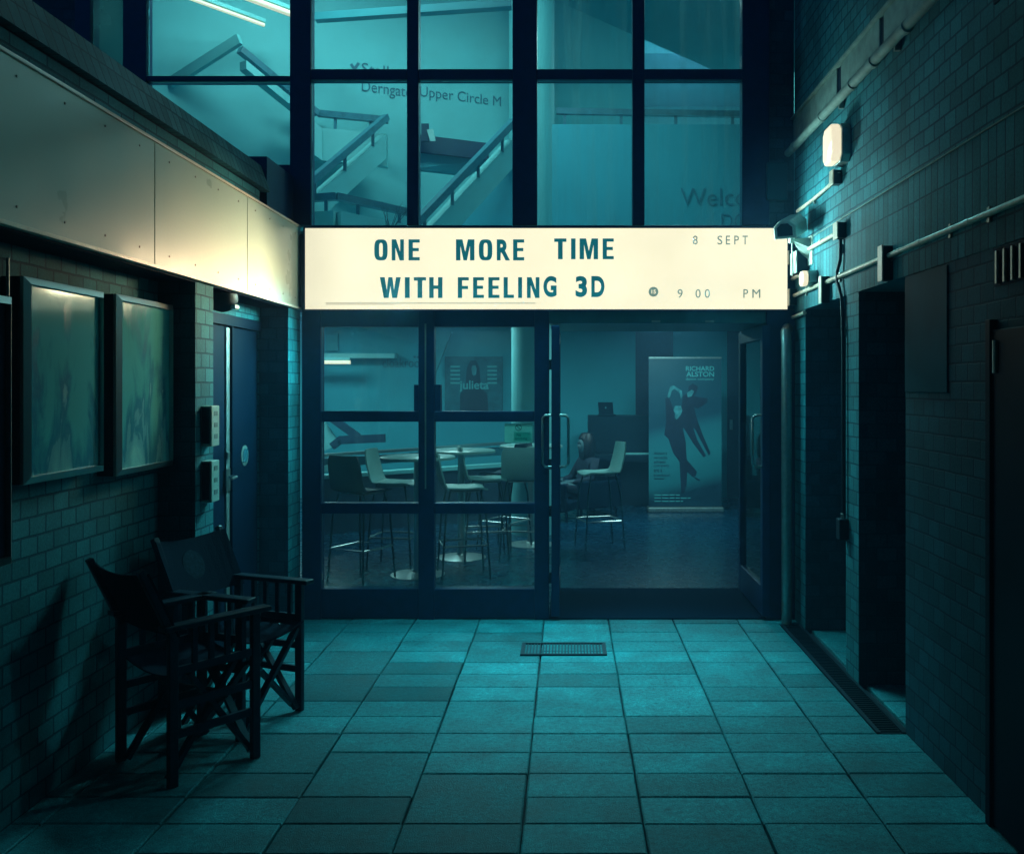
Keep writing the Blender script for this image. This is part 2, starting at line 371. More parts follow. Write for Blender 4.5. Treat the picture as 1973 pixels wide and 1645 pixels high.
def struct(o): o["kind"] = "structure"; return o
def copy_tree(o, parent=None):
    c = o.copy(); COL.objects.link(c)
    if parent: c.parent = parent; c.matrix_parent_inverse = o.matrix_parent_inverse.copy()
    for ch in list(o.children): copy_tree(ch, c)
    return c

def text_geo(body, x0, z0, wd, ht, off=0.0, ext=0.004):
    """(verts, faces) of text in x-z plane filling the given box, facing -y, y from -ext to ext"""
    cu = bpy.data.curves.new("lettering", 'FONT'); cu.body = body; cu.size = 1; cu.offset = off; cu.extrude = .01; cu.resolution_u = 6
    ob = bpy.data.objects.new("lettering", cu); COL.objects.link(ob)
    dg = bpy.context.evaluated_depsgraph_get()
    me = bpy.data.meshes.new_from_object(ob.evaluated_get(dg))
    vs = [v.co.copy() for v in me.vertices]; fs = [tuple(p.vertices) for p in me.polygons]
    bpy.data.objects.remove(ob); bpy.data.curves.remove(cu); bpy.data.meshes.remove(me)
    xa = min(v.x for v in vs); xb = max(v.x for v in vs); ya = min(v.y for v in vs); yb = max(v.y for v in vs)
    sx = wd / (xb - xa) if wd else ht / (yb - ya); sy = ht / (yb - ya)
    return [Vector((x0 + (v.x - xa) * sx, -v.z / .01 * ext, z0 + (v.y - ya) * sy)) for v in vs], fs
def text_on(mb, body, origin, ax, wd, ht, off=0.0, ext=0.004):
    """writing on a vertical wall: origin = lower left corner, ax = horizontal direction the line runs in"""
    vs, fs = text_geo(body, 0, 0, wd, ht, off, ext); ax = Vector(ax).normalized(); nrm = ax.cross(Vector((0,0,1)))
    origin = Vector(origin)
    mb.add([origin + ax * v.x + Vector((0,0,1)) * v.z - nrm * v.y for v in vs], fs)
    return mb

# ================================================================== GROUND
def paving():
    me = bpy.data.meshes.new("paving"); bm = bmesh.new(); tone = bm.faces.layers.float.new("tone")
    dx, dy, gap = .45, .2232, .0068
    for i in range(-9, 9):
        skip = False
        for j in range(-14, 20):
            if skip: skip = False; continue
            x0 = .28 + dx * i; x1 = x0 + dx; y0 = 6.11 + dy * (j - 17); y1 = y0 + dy
            if random.random() < .22 and not (i >= 2 and 9 <= j < 19) and j < 17: y1 += dy; skip = True      # square slabs among the narrow ones
            if y0 > 6.46: continue
            jit = lambda: random.uniform(-.0025, .0025)
            g = gap / 2; gy = g * random.choice((.3, .45, .6)); a, b, c, d = x0 + g + jit(), x1 - g + jit(), y0 + gy + jit() * .4, y1 - gy + jit() * .4
            y1c = min(d, 6.47); z = random.uniform(-.0012, .0012); tx = random.uniform(-.003, .003); ty = random.uniform(-.004, .004)
            def Z(x, y): return z + tx * (x - x0) + ty * (y - y0)
            if b > 1.46 and y0 > 4.30 and y0 < 6.3 and a < 1.46: b = min(b, 1.452)
            if a >= 1.44 and a < 1.6 and y0 > 4.30:
                a = max(a, 1.60)
                if b <= a: continue
            q = .006
            top = [bm.verts.new((x, y, Z(x, y))) for x, y in ((a+q, c+q), (b-q, c+q), (b-q, y1c-q), (a+q, y1c-q))]
            mid = [bm.verts.new((x, y, Z(x, y) - .005)) for x, y in ((a, c), (b, c), (b, y1c), (a, y1c))]
            bot = [bm.verts.new((x, y, -.05)) for x, y in ((a, c), (b, c), (b, y1c), (a, y1c))]
            tv = random.choice([1.0, 1.05, .95, .9, 1.1, .62, .72, .85, 1.0, .5 if random.random() < .4 else .9])
            tv *= random.uniform(.86, 1.1)
            if -1.1 < x0 < -.3 and 3.2 < y0 < 3.75 or (-1.6 < x0 < -1.0 and 4.6 < y0 < 5.4): tv *= .55       # two patches of darker slabs
            fs = [bm.faces.new(top)]
            for k in range(4):
                fs.append(bm.faces.new((mid[k], mid[(k+1)%4], top[(k+1)%4], top[k])))
                fs.append(bm.faces.new((bot[k], bot[(k+1)%4], mid[(k+1)%4], mid[k])))
            for f in fs: f[tone] = tv
    bmesh.ops.recalc_face_normals(bm, faces=bm.faces)
    bm.to_mesh(me); bm.free(); me.materials.append(M["paving"])
    o = bpy.data.objects.new("paving", me); COL.objects.link(o); struct(o)
paving()
struct(MB().box(-30, 30, -25, 6.5, -.10, -.022).build("ground", "slab_base"))
struct(MB().box(-7, 6, 6.5, 16, -.10, 0.0).build("foyer_floor", "foyer_floor"))

# drain grating in the middle of the paving
dcv = thing("drain_cover", (0, 5.69, 0), "dark rectangular metal drain grating set in the paving before the doors", "drain cover")
x0, x1, ya, yb = PX(1004, 5.69), PX(1168, 5.69), 5.57, 5.83
f_ = MB().box(x0, x1, ya, ya+.018, -.02, .010).box(x0, x1, yb-.018, yb, -.02, .010).box(x0, x0+.018, ya+.018, yb-.018, -.02, .0095).box(x1-.018, x1, ya+.018, yb-.018, -.02, .0095)
f_.build("frame", "black", dcv)
g_ = MB()
n = 26
for i in range(n):
    x = x0 + .02 + (x1 - x0 - .04) * i / (n - 1); g_.box(x - .004, x + .004, ya + .018, yb - .018, -.02, .007)
g_.build("grating", "black", dcv)
# slot drain along the right wall
dch = thing("drain_channel", (1.52, 5.3, 0), "long dark slot drain running along the foot of the right brick wall", "drain")
build_each(MB().box(1.455, 1.475, 4.327, 6.30, -.05, .004).box(1.575, 1.592, 4.327, 6.30, -.05, .004), "edge_angle", "black", dch)
g_ = MB(); y = 4.335
while y < 6.28: g_.box(1.475, 1.575, y, y + .010, -.03, -.004); y += .03
g_.build("grating", "black", dch)

# ================================================================== LEFT BUILDING
XL = -1.886; XW = -2.08
lb = thing("brick_building", (-3.4, 3, 0), "single storey brick building along the left side with a pale metal fascia", "building")
MB().box(-2.4, XW, -6, 4.89, -.05, 2.16).box(-2.4, XW, 6.2, 6.44, -.05, 2.16).box(-2.4, XW, 4.89, 6.2, 2.07, 2.16).build("wall", "brick_side", lb)
for ya, yb in ((4.655, 4.89), (6.20, 6.47)):
    m = MB().box(XW - .01, XL - .004, ya, yb, -.05, 2.162)
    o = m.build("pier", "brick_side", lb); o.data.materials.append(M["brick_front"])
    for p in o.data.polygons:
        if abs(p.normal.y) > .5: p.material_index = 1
MB().box(-2.4, XL - .02, -6, 6.46, 2.163, 2.185).build("soffit", "dark", lb)
joints = [-.5, .61, 1.80, 2.99, 4.19, 5.40, 6.475]
for a, b in zip(joints[:-1], joints[1:]):
    fp = MB().box(XL - .02, XL, a + .0035, b - .0035, 2.187, 2.745).build("fascia_panel", "panel", lb, bevel=.002)
    rv = MB()
    for z in (2.245, 2.69):
        k = 4
        for i in range(k):
            y = a + (b - a) * (i + .5) / k
            rv.lathe([(.005, 0), (.005, .0025), (.003, .004)], (XL, y, z), 10, 'x')
    build_each(rv, "rivet", "rivet", fp)
MB().box(XL - .021, XL - .012, -.5, 6.47, 2.19, 2.74).build("backing_board", "dark", lb)
build_each(MB().box(XL - .02, XL + .012, -.5, 6.475, 2.170, 2.186).box(XL - .018, XL + .008, -.5, 6.475, 2.747, 2.76), "fascia_trim", "panel_trim", lb, bevel=.002)
# brick ledge above the fascia: a stretcher course, a shadow gap, sloping bricks on edge
MB().box(-2.3, XL - .030, -.5, 5.70, 2.761, 2.845).build("brick_course", "brick_ledge", lb)
MB().box(-2.3, XL - .055, -.5, 5.72, 2.846, 2.868).build("shadow_gap", "dark", lb)
MB().prism([(XL - .012, -.5, 2.869), (XL - .075, -.5, 3.04), (-2.4, -.5, 3.04), (-2.4, -.5, 2.869)], (0, 6.36, 0)).build("brick_coping", "brick_sill", lb)
MB().box(-7, -2.3, -6, 6.44, 2.86, 3.0).build("roof", "dark", lb)
MB().box(-2.4, XL - .04, 5.87, 6.43, 2.762, 3.10).build("flashing", "frame", lb)
MB().box(-7, 2.6, -6, 3.15, 3.12, 3.3).build("blocker_roof", "dark", lb)  # unseen slab added to keep sky light off the near alley
MB().box(-7, 2.6, -6.2, -6.001, -.05, 3.3).build("blocker_wall", "brick_front", lb)  # unseen wall added behind the camera to block light
# double door in the recess
for k, (ya, yb) in enumerate(((4.90, 5.66), (5.68, 6.19))):
    d = MB().box(XW - .05, XW - .014, ya, yb, .01, 2.0).build("door", "door_paint", lb, bevel=.004)
    if k == 0:
        MB().box(XW - .0139, XW - .004, 5.60, 5.655, .02, 1.99).build("edge_strip", "steel_dull", d)
        build_each(MB().box(XW - .0035, XW + .004, 5.60, 5.64, 1.19, 1.23).box(XW - .0035, XW + .004, 5.58, 5.645, .99, 1.13), "lock_plate", "steel", d, bevel=.002)
        MB().tube([(XW, 5.62, 1.08), (XW + .05, 5.62, 1.08), (XW + .055, 5.52, 1.075)], .009).build("lever_handle", "steel", d, smooth=True)
    else:
        MB().lathe([(.001, .0045), (.062, .0045), (.066, .003), (.066, 0)], (XW - .0138, 5.94, 1.185), 32, 'x').build("round_sign", "steel_dull", d)
        q = MB(); q.bar((XW - .008, 5.90, 1.145), (XW - .008, 5.98, 1.225), .004, .009); q.lathe([(.045, 0), (.045, .002)], (XW - .0095, 5.94, 1.185), 28, 'x'); q.build("sign_symbol", "wall_text", d)
MB().box(XW - .06, XW + .012, 4.892, 6.198, 2.004, 2.066).box(XW - .06, XW + .010, 5.662, 5.678, .0, 2.003).build("door_frame", "door_paint", lb)
el = thing("emergency_light", (XW + .07, 5.35, 2.13), "dark domed emergency light under the fascia above the left door", "light fixture")
MB().lathe([(.085, .035), (.088, .0), (.075, -.035), (.045, -.058), (.008, -.068)], (XW + .09, 5.28, 2.126), 24).build("dome", "black", el, smooth=True)
MB().box(XW + .15, XW + .18, 5.24, 5.31, 2.075, 2.10).build("lens", "plastic_pale", el, bevel=.006)

# slim sign boxes on the brick pier
for (va, vb, lab) in ((782, 860, "upper of the two slim wall boxes on the brick pier beside the left door"), (888, 968, "lower of the two slim wall boxes on the brick pier beside the left door")):
    za, zb = PZ(va, 4.73), PZ(vb, 4.73)
    b = thing("wall_box", (XL + .03, 4.77, zb), lab, "wall box", "slim boxes on the brick pier")
    MB().box(XL - .003, XL + .052, 4.725, 4.83, zb, za).build("casing", "plastic_pale", b, bevel=.004)
    MB().box(XL + .004, XL + .042, 4.718, 4.7245, zb + .014, za - .008).build("cover", "black", b)
    q = MB()
    for i in range(3):
        z = zb + .05 + i * (za - zb - .09) / 2; q.box(XL + .0525, XL + .0545, 4.755, 4.80, z - .012, z + .012)
    build_each(q, "button", "steel_dull", b)

# poster cabinets on the left wall
def cabinet(y0, y1, z0, z1, label, glass=True):
    XF = -1.985
    c = thing("poster_cabinet", (XW, (y0 + y1) / 2, z0), label, "poster cabinet", "poster cabinets on the left wall")
    MB().box(XW + .001, XF - .022, y0, y1, z0, z1).build("casing", "black", c, bevel=.003)
    t = .027
    fr = MB()
    def mitre(pts):                                                   # bevelled frame member
        fr.add(pts, [(0,1,2,3),(4,5,6,7),(0,1,5,4),(1,2,6,5),(2,3,7,6),(3,0,4,7)])
    o_ = [(y0, z0), (y1, z0), (y1, z1), (y0, z1)]; i_ = [(y0 + t, z0 + t), (y1 - t, z0 + t), (y1 - t, z1 - t), (y0 + t, z1 - t)]
    for k in range(4):
        a, b = o_[k], o_[(k+1) % 4]; p, q = i_[k], i_[(k+1) % 4]
        mitre([(XF - .021, *a), (XF - .021, *b), (XF - .021, *q), (XF - .021, *p), (XF - .008, *a), (XF - .008, *b), (XF + .006, *q), (XF + .006, *p)])
    fr.build("frame", "steel", c)
    MB().box(XF - .020, XF - .014, y0 + t - .002, y1 - t + .002, z0 + t - .002, z1 - t + .002).build("glass", "cabinet_glass" if glass else "dark", c)
    s = MB()
    for y in (y0 + .12, y1 - .12): s.lathe([(.006, 0), (.006, .012), (.003, .016)], (y and XF - .03, y, z0 - .004), 10, 'z')
    build_each(s, "lock", "steel", c)
cabinet(3.36, 3.94, 1.27, 2.035, "stained glass poster cabinet nearer the camera on the left wall")
cabinet(4.05, 4.63, 1.235, 2.04, "stained glass poster cabinet next to the brick pier by the door")
cabinet(2.75, 3.29, 1.0, 1.95, "dark poster cabinet cut off by the left edge of the photo", False)
rod = tag(MB().tube([P(15, 497, 3.3), P(15, 570, 3.3)], .006).build("cable", "steel_dull"), "short vertical cable on the wall above the leftmost dark cabinet", "cable")

# ================================================================== RIGHT BUILDING
XR = 1.59
rb = thing("brick_building", (3.0, 2.5, 0), "tall painted brick building along the right side with two dark doorways", "building")
ops = [(4.33, 5.03), (5.26, 6.16)]
m = MB()
m.box(XR, 2.1, 6.16, 6.46, -.05, 2.149)
m.box(XR, 2.1, -6, 6.46, 2.606, 9)
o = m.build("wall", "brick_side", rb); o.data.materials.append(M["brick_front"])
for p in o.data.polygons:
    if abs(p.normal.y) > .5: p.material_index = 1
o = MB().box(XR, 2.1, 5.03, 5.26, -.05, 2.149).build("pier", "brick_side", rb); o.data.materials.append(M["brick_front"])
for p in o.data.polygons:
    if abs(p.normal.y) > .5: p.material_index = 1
MB().box(XR, 2.1, -6, 4.33, -.05, 2.149).build("wall", "brick_shaded", rb)
MB().box(XR - .004, 2.1, -6, 6.458, 2.15, 2.60).build("soldier_course", "brick_soldier", rb)
MB().box(XR - .010, XR + .1, -6, 6.45, 2.6005, 2.6055).build("ledge", "concrete", rb)
for ya, yb in ops:
    d = MB().box(1.90, 1.94, ya + .002, yb - .002, .01, 2.148).build("door", "door_paint", rb)
    build_each(MB().box(1.885, 1.899, ya + .06, yb - .06, .2, 1.0).box(1.885, 1.899, ya + .06, yb - .06, 1.1, 1.95), "door_panel", "dark", d, bevel=.004)
# string course with cable slots, high on the wall
sc_ = MB(); ys = [-2.0, 3.4, 4.60, 4.66, 5.32, 5.40, 6.45]
for a, b in ((-2.0, 4.60), (4.66, 5.32), (5.40, 6.45)): sc_.box(XR - .012, XR + .02, a, b, 3.325, 3.50)
sc_.build("string_course", "concrete", rb, bevel=.004)
build_each(MB().box(XR - .006, XR + .01, 4.60, 4.66, 3.34, 3.49).box(XR - .006, XR + .01, 5.32, 5.40, 3.34, 3.49), "slot", "dark", rb)
MB().box(XR - .030, XR + .01, -2, 6.45, 3.501, 3.515).build("ledge", "concrete", rb)
MB().box(XR - .008, XR + .01, 3.28, 3.42, 3.05, 3.6).build("slot", "dark", rb)

GP = "pipes and conduits on the right wall"
def pipe(name, pts, r, label, cat, mat_="conduit", clips=(), couplings=()):
    t = thing(name, pts[0], label, cat, GP)
    MB().tube(pts, r, 12).build("tube", mat_, t, smooth=True)
    for c in couplings:
        c = Vector(c); MB().lathe([(r * 1.15, -.02), (r * 1.15, .02)], c, 12, 'y').build("coupling", mat_, t, smooth=True)
    for c in clips:
        y, z = c; MB().box(XR - .002, pts[0][0] + r * .6, y - .010, y + .010, z - r - .016, z + r + .016).build("clip", "steel_dull", t)
    return t
pipe("drain_pipe", [(XR - .045, 6.46, 3.27), (XR - .045, 2.0, 3.285)], .027, "thick horizontal pipe high on the right wall below the string course", "pipe", "concrete",
     couplings=[(XR - .045, y, 3.272) for y in (6.25, 5.6, 5.0, 4.65, 4.2)], clips=[(5.3, 3.275), (4.4, 3.28)])
pipe("conduit", [(XR - .022, 6.44, 2.262), (XR - .022, 1.5, 2.285)], .013, "long horizontal conduit crossing the brick lintel band above both doorways", "conduit",
     couplings=[(XR - .022, y, 2.262 + (6.44 - y) * .0047) for y in (6.2, 5.95, 5.5, 4.6, 4.35, 4.1, 3.6)], clips=[(6.1, 2.264), (5.35, 2.267), (4.5, 2.271), (3.8, 2.274), (3.45, 2.276)])
pipe("conduit", [(XR - .02, 6.30, PZ(407, 6.30)), (XR - .02, 5.85, PZ(382, 5.85)), (XR - .02, 5.42, PZ(349, 5.42)), (XR - .02, 5.36, PZ(347, 5.36))], .011,
     "bent conduit climbing from the security camera to the box under the wall lamp", "conduit", clips=[(5.9, PZ(385, 5.9))])
pipe("conduit", [(XR - .02, 6.42, PZ(497, 6.42)), (XR - .02, 5.42, PZ(452, 5.42))], .013,
     "sloping conduit between the small grey box and the upright cable", "conduit", couplings=[(XR - .02, 5.7, PZ(465, 5.7)), (XR - .02, 6.05, PZ(481, 6.05))])
pipe("conduit", [(XR - .02, 6.50, PZ(540, 6.50)), (XR - .02, 6.06, PZ(522, 6.06))], .013, "short stub of conduit below the small grey box, left of the lit floodlight", "conduit")
pipe("conduit", [(XR - .02, 6.50, PZ(613, 6.50)), (XR - .02, 6.10, PZ(603, 6.10))], .012, "lowest short conduit stub, just above the downpipe", "conduit", couplings=[(XR - .02, 6.13, PZ(603.5, 6.13))])
pipe("cable", [(XR - .02, 5.30, PZ(432, 5.3)), (XR - .02, 5.30, PZ(500, 5.3)), (XR - .03, 5.33, PZ(522, 5.3)), (XR - .03, 5.33, PZ(540, 5.3)), (XR - .018, 5.28, PZ(575, 5.28)), (XR - .018, 5.255, 1.9), (XR - .018, 5.25, .86)], .010,
     "dark upright cable hanging down the brick pier to a small lock box", "cable", "black", clips=[(5.30, PZ(480, 5.3)), (5.27, 1.95)])
pipe("downpipe", [(XR - .02, 6.5, PZ(637, 6.5)), (XR - .06, 6.42, PZ(633, 6.45)), (XR - .085, 6.36, PZ(640, 6.4)), (XR - .085, 6.34, PZ(665, 6.4)), (XR - .085, 6.33, .9), (XR - .085, 6.33, .0)], .036,
     "thick downpipe standing in the corner between the entrance and the right wall", "pipe", "steel_dull")
GB = "junction boxes on the right wall"
def jbox(y, z, s, h, label, d=.05, mat_="conduit"):
    t = thing("junction_box", (XR, y, z), label, "junction box", GB)
    MB().box(XR - d, XR - .001, y - s/2, y + s/2, z - h/2, z + h/2).build("casing", "black", t, bevel=.004)
    MB().box(XR - d - .008, XR - d - .0005, y - s/2 - .004, y + s/2 + .004, z - h/2 - .004, z + h/2 + .004).build("lid", mat_, t, bevel=.003)
jbox(5.36, PZ(343, 5.36), .07, .08, "small junction box hanging under the lit wall lamp")
jbox(5.28, PZ(445, 5.28), .08, .09, "junction box at the top of the upright dark cable")
jbox(5.60, PZ(555, 5.5), .05, .16, "narrow junction box over the corner of the far doorway")
jbox(4.52, PZ(508, 4.52), .06, .17, "narrow junction box above the near doorway on the long conduit")
jbox(6.42, PZ(497, 6.42), .05, .09, "tiny junction box at the sign end of the sloping conduit")
jbox(6.40, PZ(573, 6.40), .05, .11, "tiny junction box at the sign end of the long conduit")
jbox(6.14, PZ(507, 6.14), .16, .14, "square grey box with a looped cable below the security camera", .08, "plastic_pale")
lk = thing("lock_box", (XR - .02, 5.25, .84), "small dark lock box at the bottom end of the upright cable", "lock box", None)
MB().box(XR - .055, XR - .001, 5.20, 5.27, .76, .88).build("casing", "black", lk, bevel=.006)
MB().tube([(XR - .03, 5.22, .88), (XR - .03, 5.22, .905), (XR - .03, 5.25, .905), (XR - .03, 5.25, .88)], .005).build("shackle", "steel", lk)

# lit bulkhead lamp
wl = thing("wall_lamp", (XR, 5.24, 2.88), "lit octagonal bulkhead lamp high on the right brick wall", "wall lamp", "lamps lit on the right wall")
def octa(y, z, a, b, c): return [(y-a, z-b+c), (y-a+c, z-b), (y+a-c, z-b), (y+a, z-b+c), (y+a, z+b-c), (y+a-c, z+b), (y-a+c, z+b), (y-a, z+b-c)]
yz = octa(5.26, PZ(277, 5.22), .10, .108, .035)
MB().prism([(XR - .001, y, z) for y, z in yz], (-.052, 0, 0)).build("body", "steel_dull", wl, bevel=.004)
MB().prism([(XR - .0535, y, z) for y, z in octa(5.26, PZ(277, 5.22), .097, .105, .034)], (-.055, 0, 0)).build("diffuser", "lamp_face", wl, bevel=.012)
MB().tube([(XR - .02, 5.33, 2.86), (XR - .02, 5.34, PZ(335, 5.34))], .014).build("stem", "steel_dull", wl)
area("lamp_glow", (XR - .16, 5.22, PZ(277, 5.22)), (-.2, -.25, -.4), .15, .15, 5.0, TEAL, 105)
# lit floodlight
fl = thing("floodlight", (XR, 5.9, PZ(537, 5.9)), "small lit floodlight on the right wall beneath the security camera", "floodlight", "lamps lit on the right wall")
yz = octa(5.90, PZ(537, 5.9), .055, .050, .024)
MB().prism([(XR - .001, y, z) for y, z in yz], (-.06, .0, 0)).build("body", "plastic_pale", fl, bevel=.006)
MB().prism([(XR - .0615, y, z) for y, z in octa(5.90, PZ(537, 5.9), .052, .047, .022)], (-.035, 0, 0)).build("lens", "lamp_face", fl, bevel=.008)
# cctv camera in its housing
cc = thing("security_camera", (XR, 6.0, 2.6), "pale boxy security camera on a bracket beside the end of the lit sign", "security camera")
a = P(1517, 441, 5.82); d = Vector((.16, .30, .105)).normalized(); s_ = d.cross(Vector((0,0,1))).normalized(); u_ = s_.cross(d)
a = P(1512, 443, 5.86); L_ = .30; hw, hh = .072, .058
def ring(c, k=1.0): return [c + s_*x*k + u_*z*k for x, z in ((-hw, -hh), (hw, -hh), (hw, hh*.35), (hw*.45, hh), (-hw*.45, hh), (-hw, hh*.35))]
MB().add(ring(a) + ring(a + d * L_), [(5,4,3,2,1,0), (6,7,8,9,10,11)] + [(i, (i+1)%6, 6+(i+1)%6, 6+i) for i in range(6)]).build("housing", "plastic_pale", cc, bevel=.006)
MB().add([p - d*.003 for p in ring(a, .68)] + [p - d*.0005 for p in ring(a, .68)], [(5,4,3,2,1,0), (6,7,8,9,10,11)] + [(i, (i+1)%6, 6+(i+1)%6, 6+i) for i in range(6)]).build("window", "lens_hint", cc)
q = a + d * .17 - u_ * hh
MB().tube([q, q + Vector((.0, .02, -.05))], .02).prism([q + Vector((-.02, 0, -.03)), q + Vector((.02, 0, -.05)), Vector((XR - .004, q.y + .06, q.z - .17)), Vector((XR - .004, q.y - .06, q.z - .10)), Vector((XR - .004, q.y - .02, q.z - .02))], (0, .012, -.008)).build("bracket", "plastic_pale", cc, bevel=.003)
MB().box(XR - .012, XR - .0005, q.y - .07, q.y + .09, q.z - .20, q.z - .01).build("wall_plate", "plastic_pale", cc, bevel=.004)
MB().tube([q + Vector((0, .0, -.01)), q + Vector((.01, .03, -.12)), q + Vector((.03, .10, -.24)), q + Vector((.04, .16, -.25)), Vector((XR - .09, 6.14, PZ(500, 6.14)))], .005, 8).build("cable", "plastic_pale", cc, smooth=True)

# plate, vent and the dark doorway near the camera on the right wall
mat("plate", (.006, .085, .12), .6, spec=.08, noise=.2, nscale=3)
tag(MB().box(XR - .008, XR - .0005, 3.84, 4.32, 1.605, 2.14).build("metal_plate", "plate", bevel=.002), "smooth metal plate on the right wall beside the near doorway", "plate")
vg = thing("vent_grille", (XR, 3.25, 2.02), "small vent with four upright bars on the right wall", "vent")
MB().box(XR - .004, XR - .0005, 3.13, 3.42, 2.0, 2.14).build("backing", "dark", vg)
for y in (3.385, 3.325, 3.265, 3.205): MB().box(XR - .016, XR - .0045, y - .006, y + .006, 2.01, 2.13).build("bar", "steel_dull", vg)
nd = thing("metal_door", (XR, 3.0, 0), "dark flush metal door at the right edge near the camera", "door")
MB().box(XR - .02, XR - .001, 2.2, 3.40, .01, 1.84).build("leaf", "door_paint", nd, bevel=.004)
MB().box(XR - .03, XR - .0005, 3.401, 3.44, .0, 1.88).build("frame", "door_paint", nd, bevel=.003)
MB().tube([(XR - .022, 3.37, 1.80), (XR - .022, 3.37, 1.68)], .012).build("hinge", "steel_dull", nd)

# ================================================================== THEATRE FRONT
YF = 6.48
tb = thing("theatre_building", (-.2, 9.5, 0), "glass fronted theatre building closing the end of the alley", "building")
def XF(u): return PX(u, YF)
def ZF(v): return PZ(v, YF)
ZT = ZF(-330)
fr = MB()
for a, b in ((562, 602), (786, 808), (988, 1035), (1218, 1241), (1428, 1480)): fr.box(XF(a), XF(b), YF - .045, YF + .06, ZF(436), ZT)
for a, b in ((602, 786), (808, 988), (1035, 1218), (1241, 1428)):
    for va, vb in ((-190, -172), (137, 157), (436, 452)):
        fr.box(XF(a) + .0005, XF(b) - .0005, YF - .040, YF + .055, ZF(vb), ZF(va))
uf = fr.build("window_frame", "frame", tb, bevel=.005)
for (a, b) in ((602, 786), (808, 988), (1035, 1218), (1241, 1428)):
    for va, vb in ((-172, 137), (157, 436)):
        MB().box(XF(a) + .001, XF(b) - .001, YF - .004, YF + .004, ZF(vb) + .001, ZF(va) - .001).build("pane", "glass_streaked" if a >= 1035 else "glass", uf)
# upper left window over the low roof
fr = MB()
for a, b in ((150, 180), (242, 287)): fr.box(XF(a), XF(b), YF - .045, YF + .06, 3.0, ZT)
fr.box(XF(287), XF(562), YF - .04, YF + .055, ZF(160), ZF(150)).box(XF(287), XF(562), YF - .04, YF + .055, 3.0, ZF(320)).box(XF(287), XF(562), YF - .04, YF + .055, ZF(-190), ZF(-172))
sf = fr.build("window_frame", "frame", tb, bevel=.005)
for (u1, u2, va, vb) in ((287, 562, -172, 150), (287, 562, 160, 320)):
    MB().box(XF(u1) + .001, XF(u2) - .001, YF - .004, YF + .004, ZF(vb) + .001, ZF(va) - .001).build("pane", "glass", sf)
MB().box(XF(180) + .001, XF(242) - .001, YF - .004, YF + .004, 3.0, ZT - .3).build("pane", "glass_dim", sf)
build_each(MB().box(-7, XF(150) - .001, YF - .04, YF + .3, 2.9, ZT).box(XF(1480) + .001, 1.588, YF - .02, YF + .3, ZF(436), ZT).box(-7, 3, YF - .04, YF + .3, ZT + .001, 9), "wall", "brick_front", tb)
# ground floor screen
fr = MB()
for a, b in ((585, 621), (808, 838), (1030, 1058)): fr.box(XF(a), XF(b), YF - .045, YF + .06, 0, ZF(597))
for va, vb in ((597, 630), (792, 812), (968, 988), (1132, 1188)):
    fr.box(XF(621) + .0005, XF(808) - .0005, YF - .04, YF + .055, max(0, ZF(vb)), ZF(va)); fr.box(XF(838) + .0005, XF(1030) - .0005, YF - .04, YF + .055, max(0, ZF(vb)), ZF(va))
gs = fr.build("glazed_screen", "frame", tb, bevel=.005)
build_each(MB().box(XF(799), XF(807.5), YF - .036, YF + .05, ZF(791.5), ZF(741)).box(XF(838.5), XF(850), YF - .036, YF + .05, ZF(791.5), ZF(741)), "lock_box", "frame", gs, bevel=.003)
MB().tube([(XF(822), YF - .055, ZF(625)), (XF(822), YF - .055, ZF(940))], .006).build("meeting_bar", "steel_dull", gs)
for a, b in ((621, 808), (838, 1030)):
    for va, vb in ((630, 792), (812, 968), (988, 1132)):
        MB().box(XF(a) + .001, XF(b) - .001, YF - .004, YF + .004, ZF(vb) + .001, ZF(va) - .001).build("pane", "glass", gs)
# header over the doorway and the porch behind it
mat("header", (.02, .13, .16), .35, noise=.15, nscale=12)  # teal, paler than the frames: the sign's glow put into the colour
MB().box(XF(1058) + .0005, XF(1474), YF - .03, 7.40, 2.075, 2.17).build("door_header", "header", tb, bevel=.004)
q = MB()
for u in (1255, 1358): q.box(XF(u), XF(u) + .06, YF - .036, YF - .0305, 2.08, 2.095)
build_each(q, "header_clip", "steel_dull", tb)
MB().box(XF(1474) + .0005, 1.588, YF - .045, 7.45, 0, 2.169).build("door_post", "frame", tb, bevel=.004)
MB().box(1.450, 1.486, 7.40, 7.44, 0, 2.074).build("inner_frame", "steel_dull", tb)
build_each(MB().box(XF(1474), 1.588, YF - .04, YF + .2, 2.171, ZF(436) - .001).box(XF(562), XF(1474) - .001, YF - .03, YF + .2, 2.171, ZF(452) - .001), "sign_backing", "frame", tb)
struct(MB().box(XF(1058), 1.45, 6.44, 7.40, .0005, .010).build("entrance_mat", "mat_dark"))
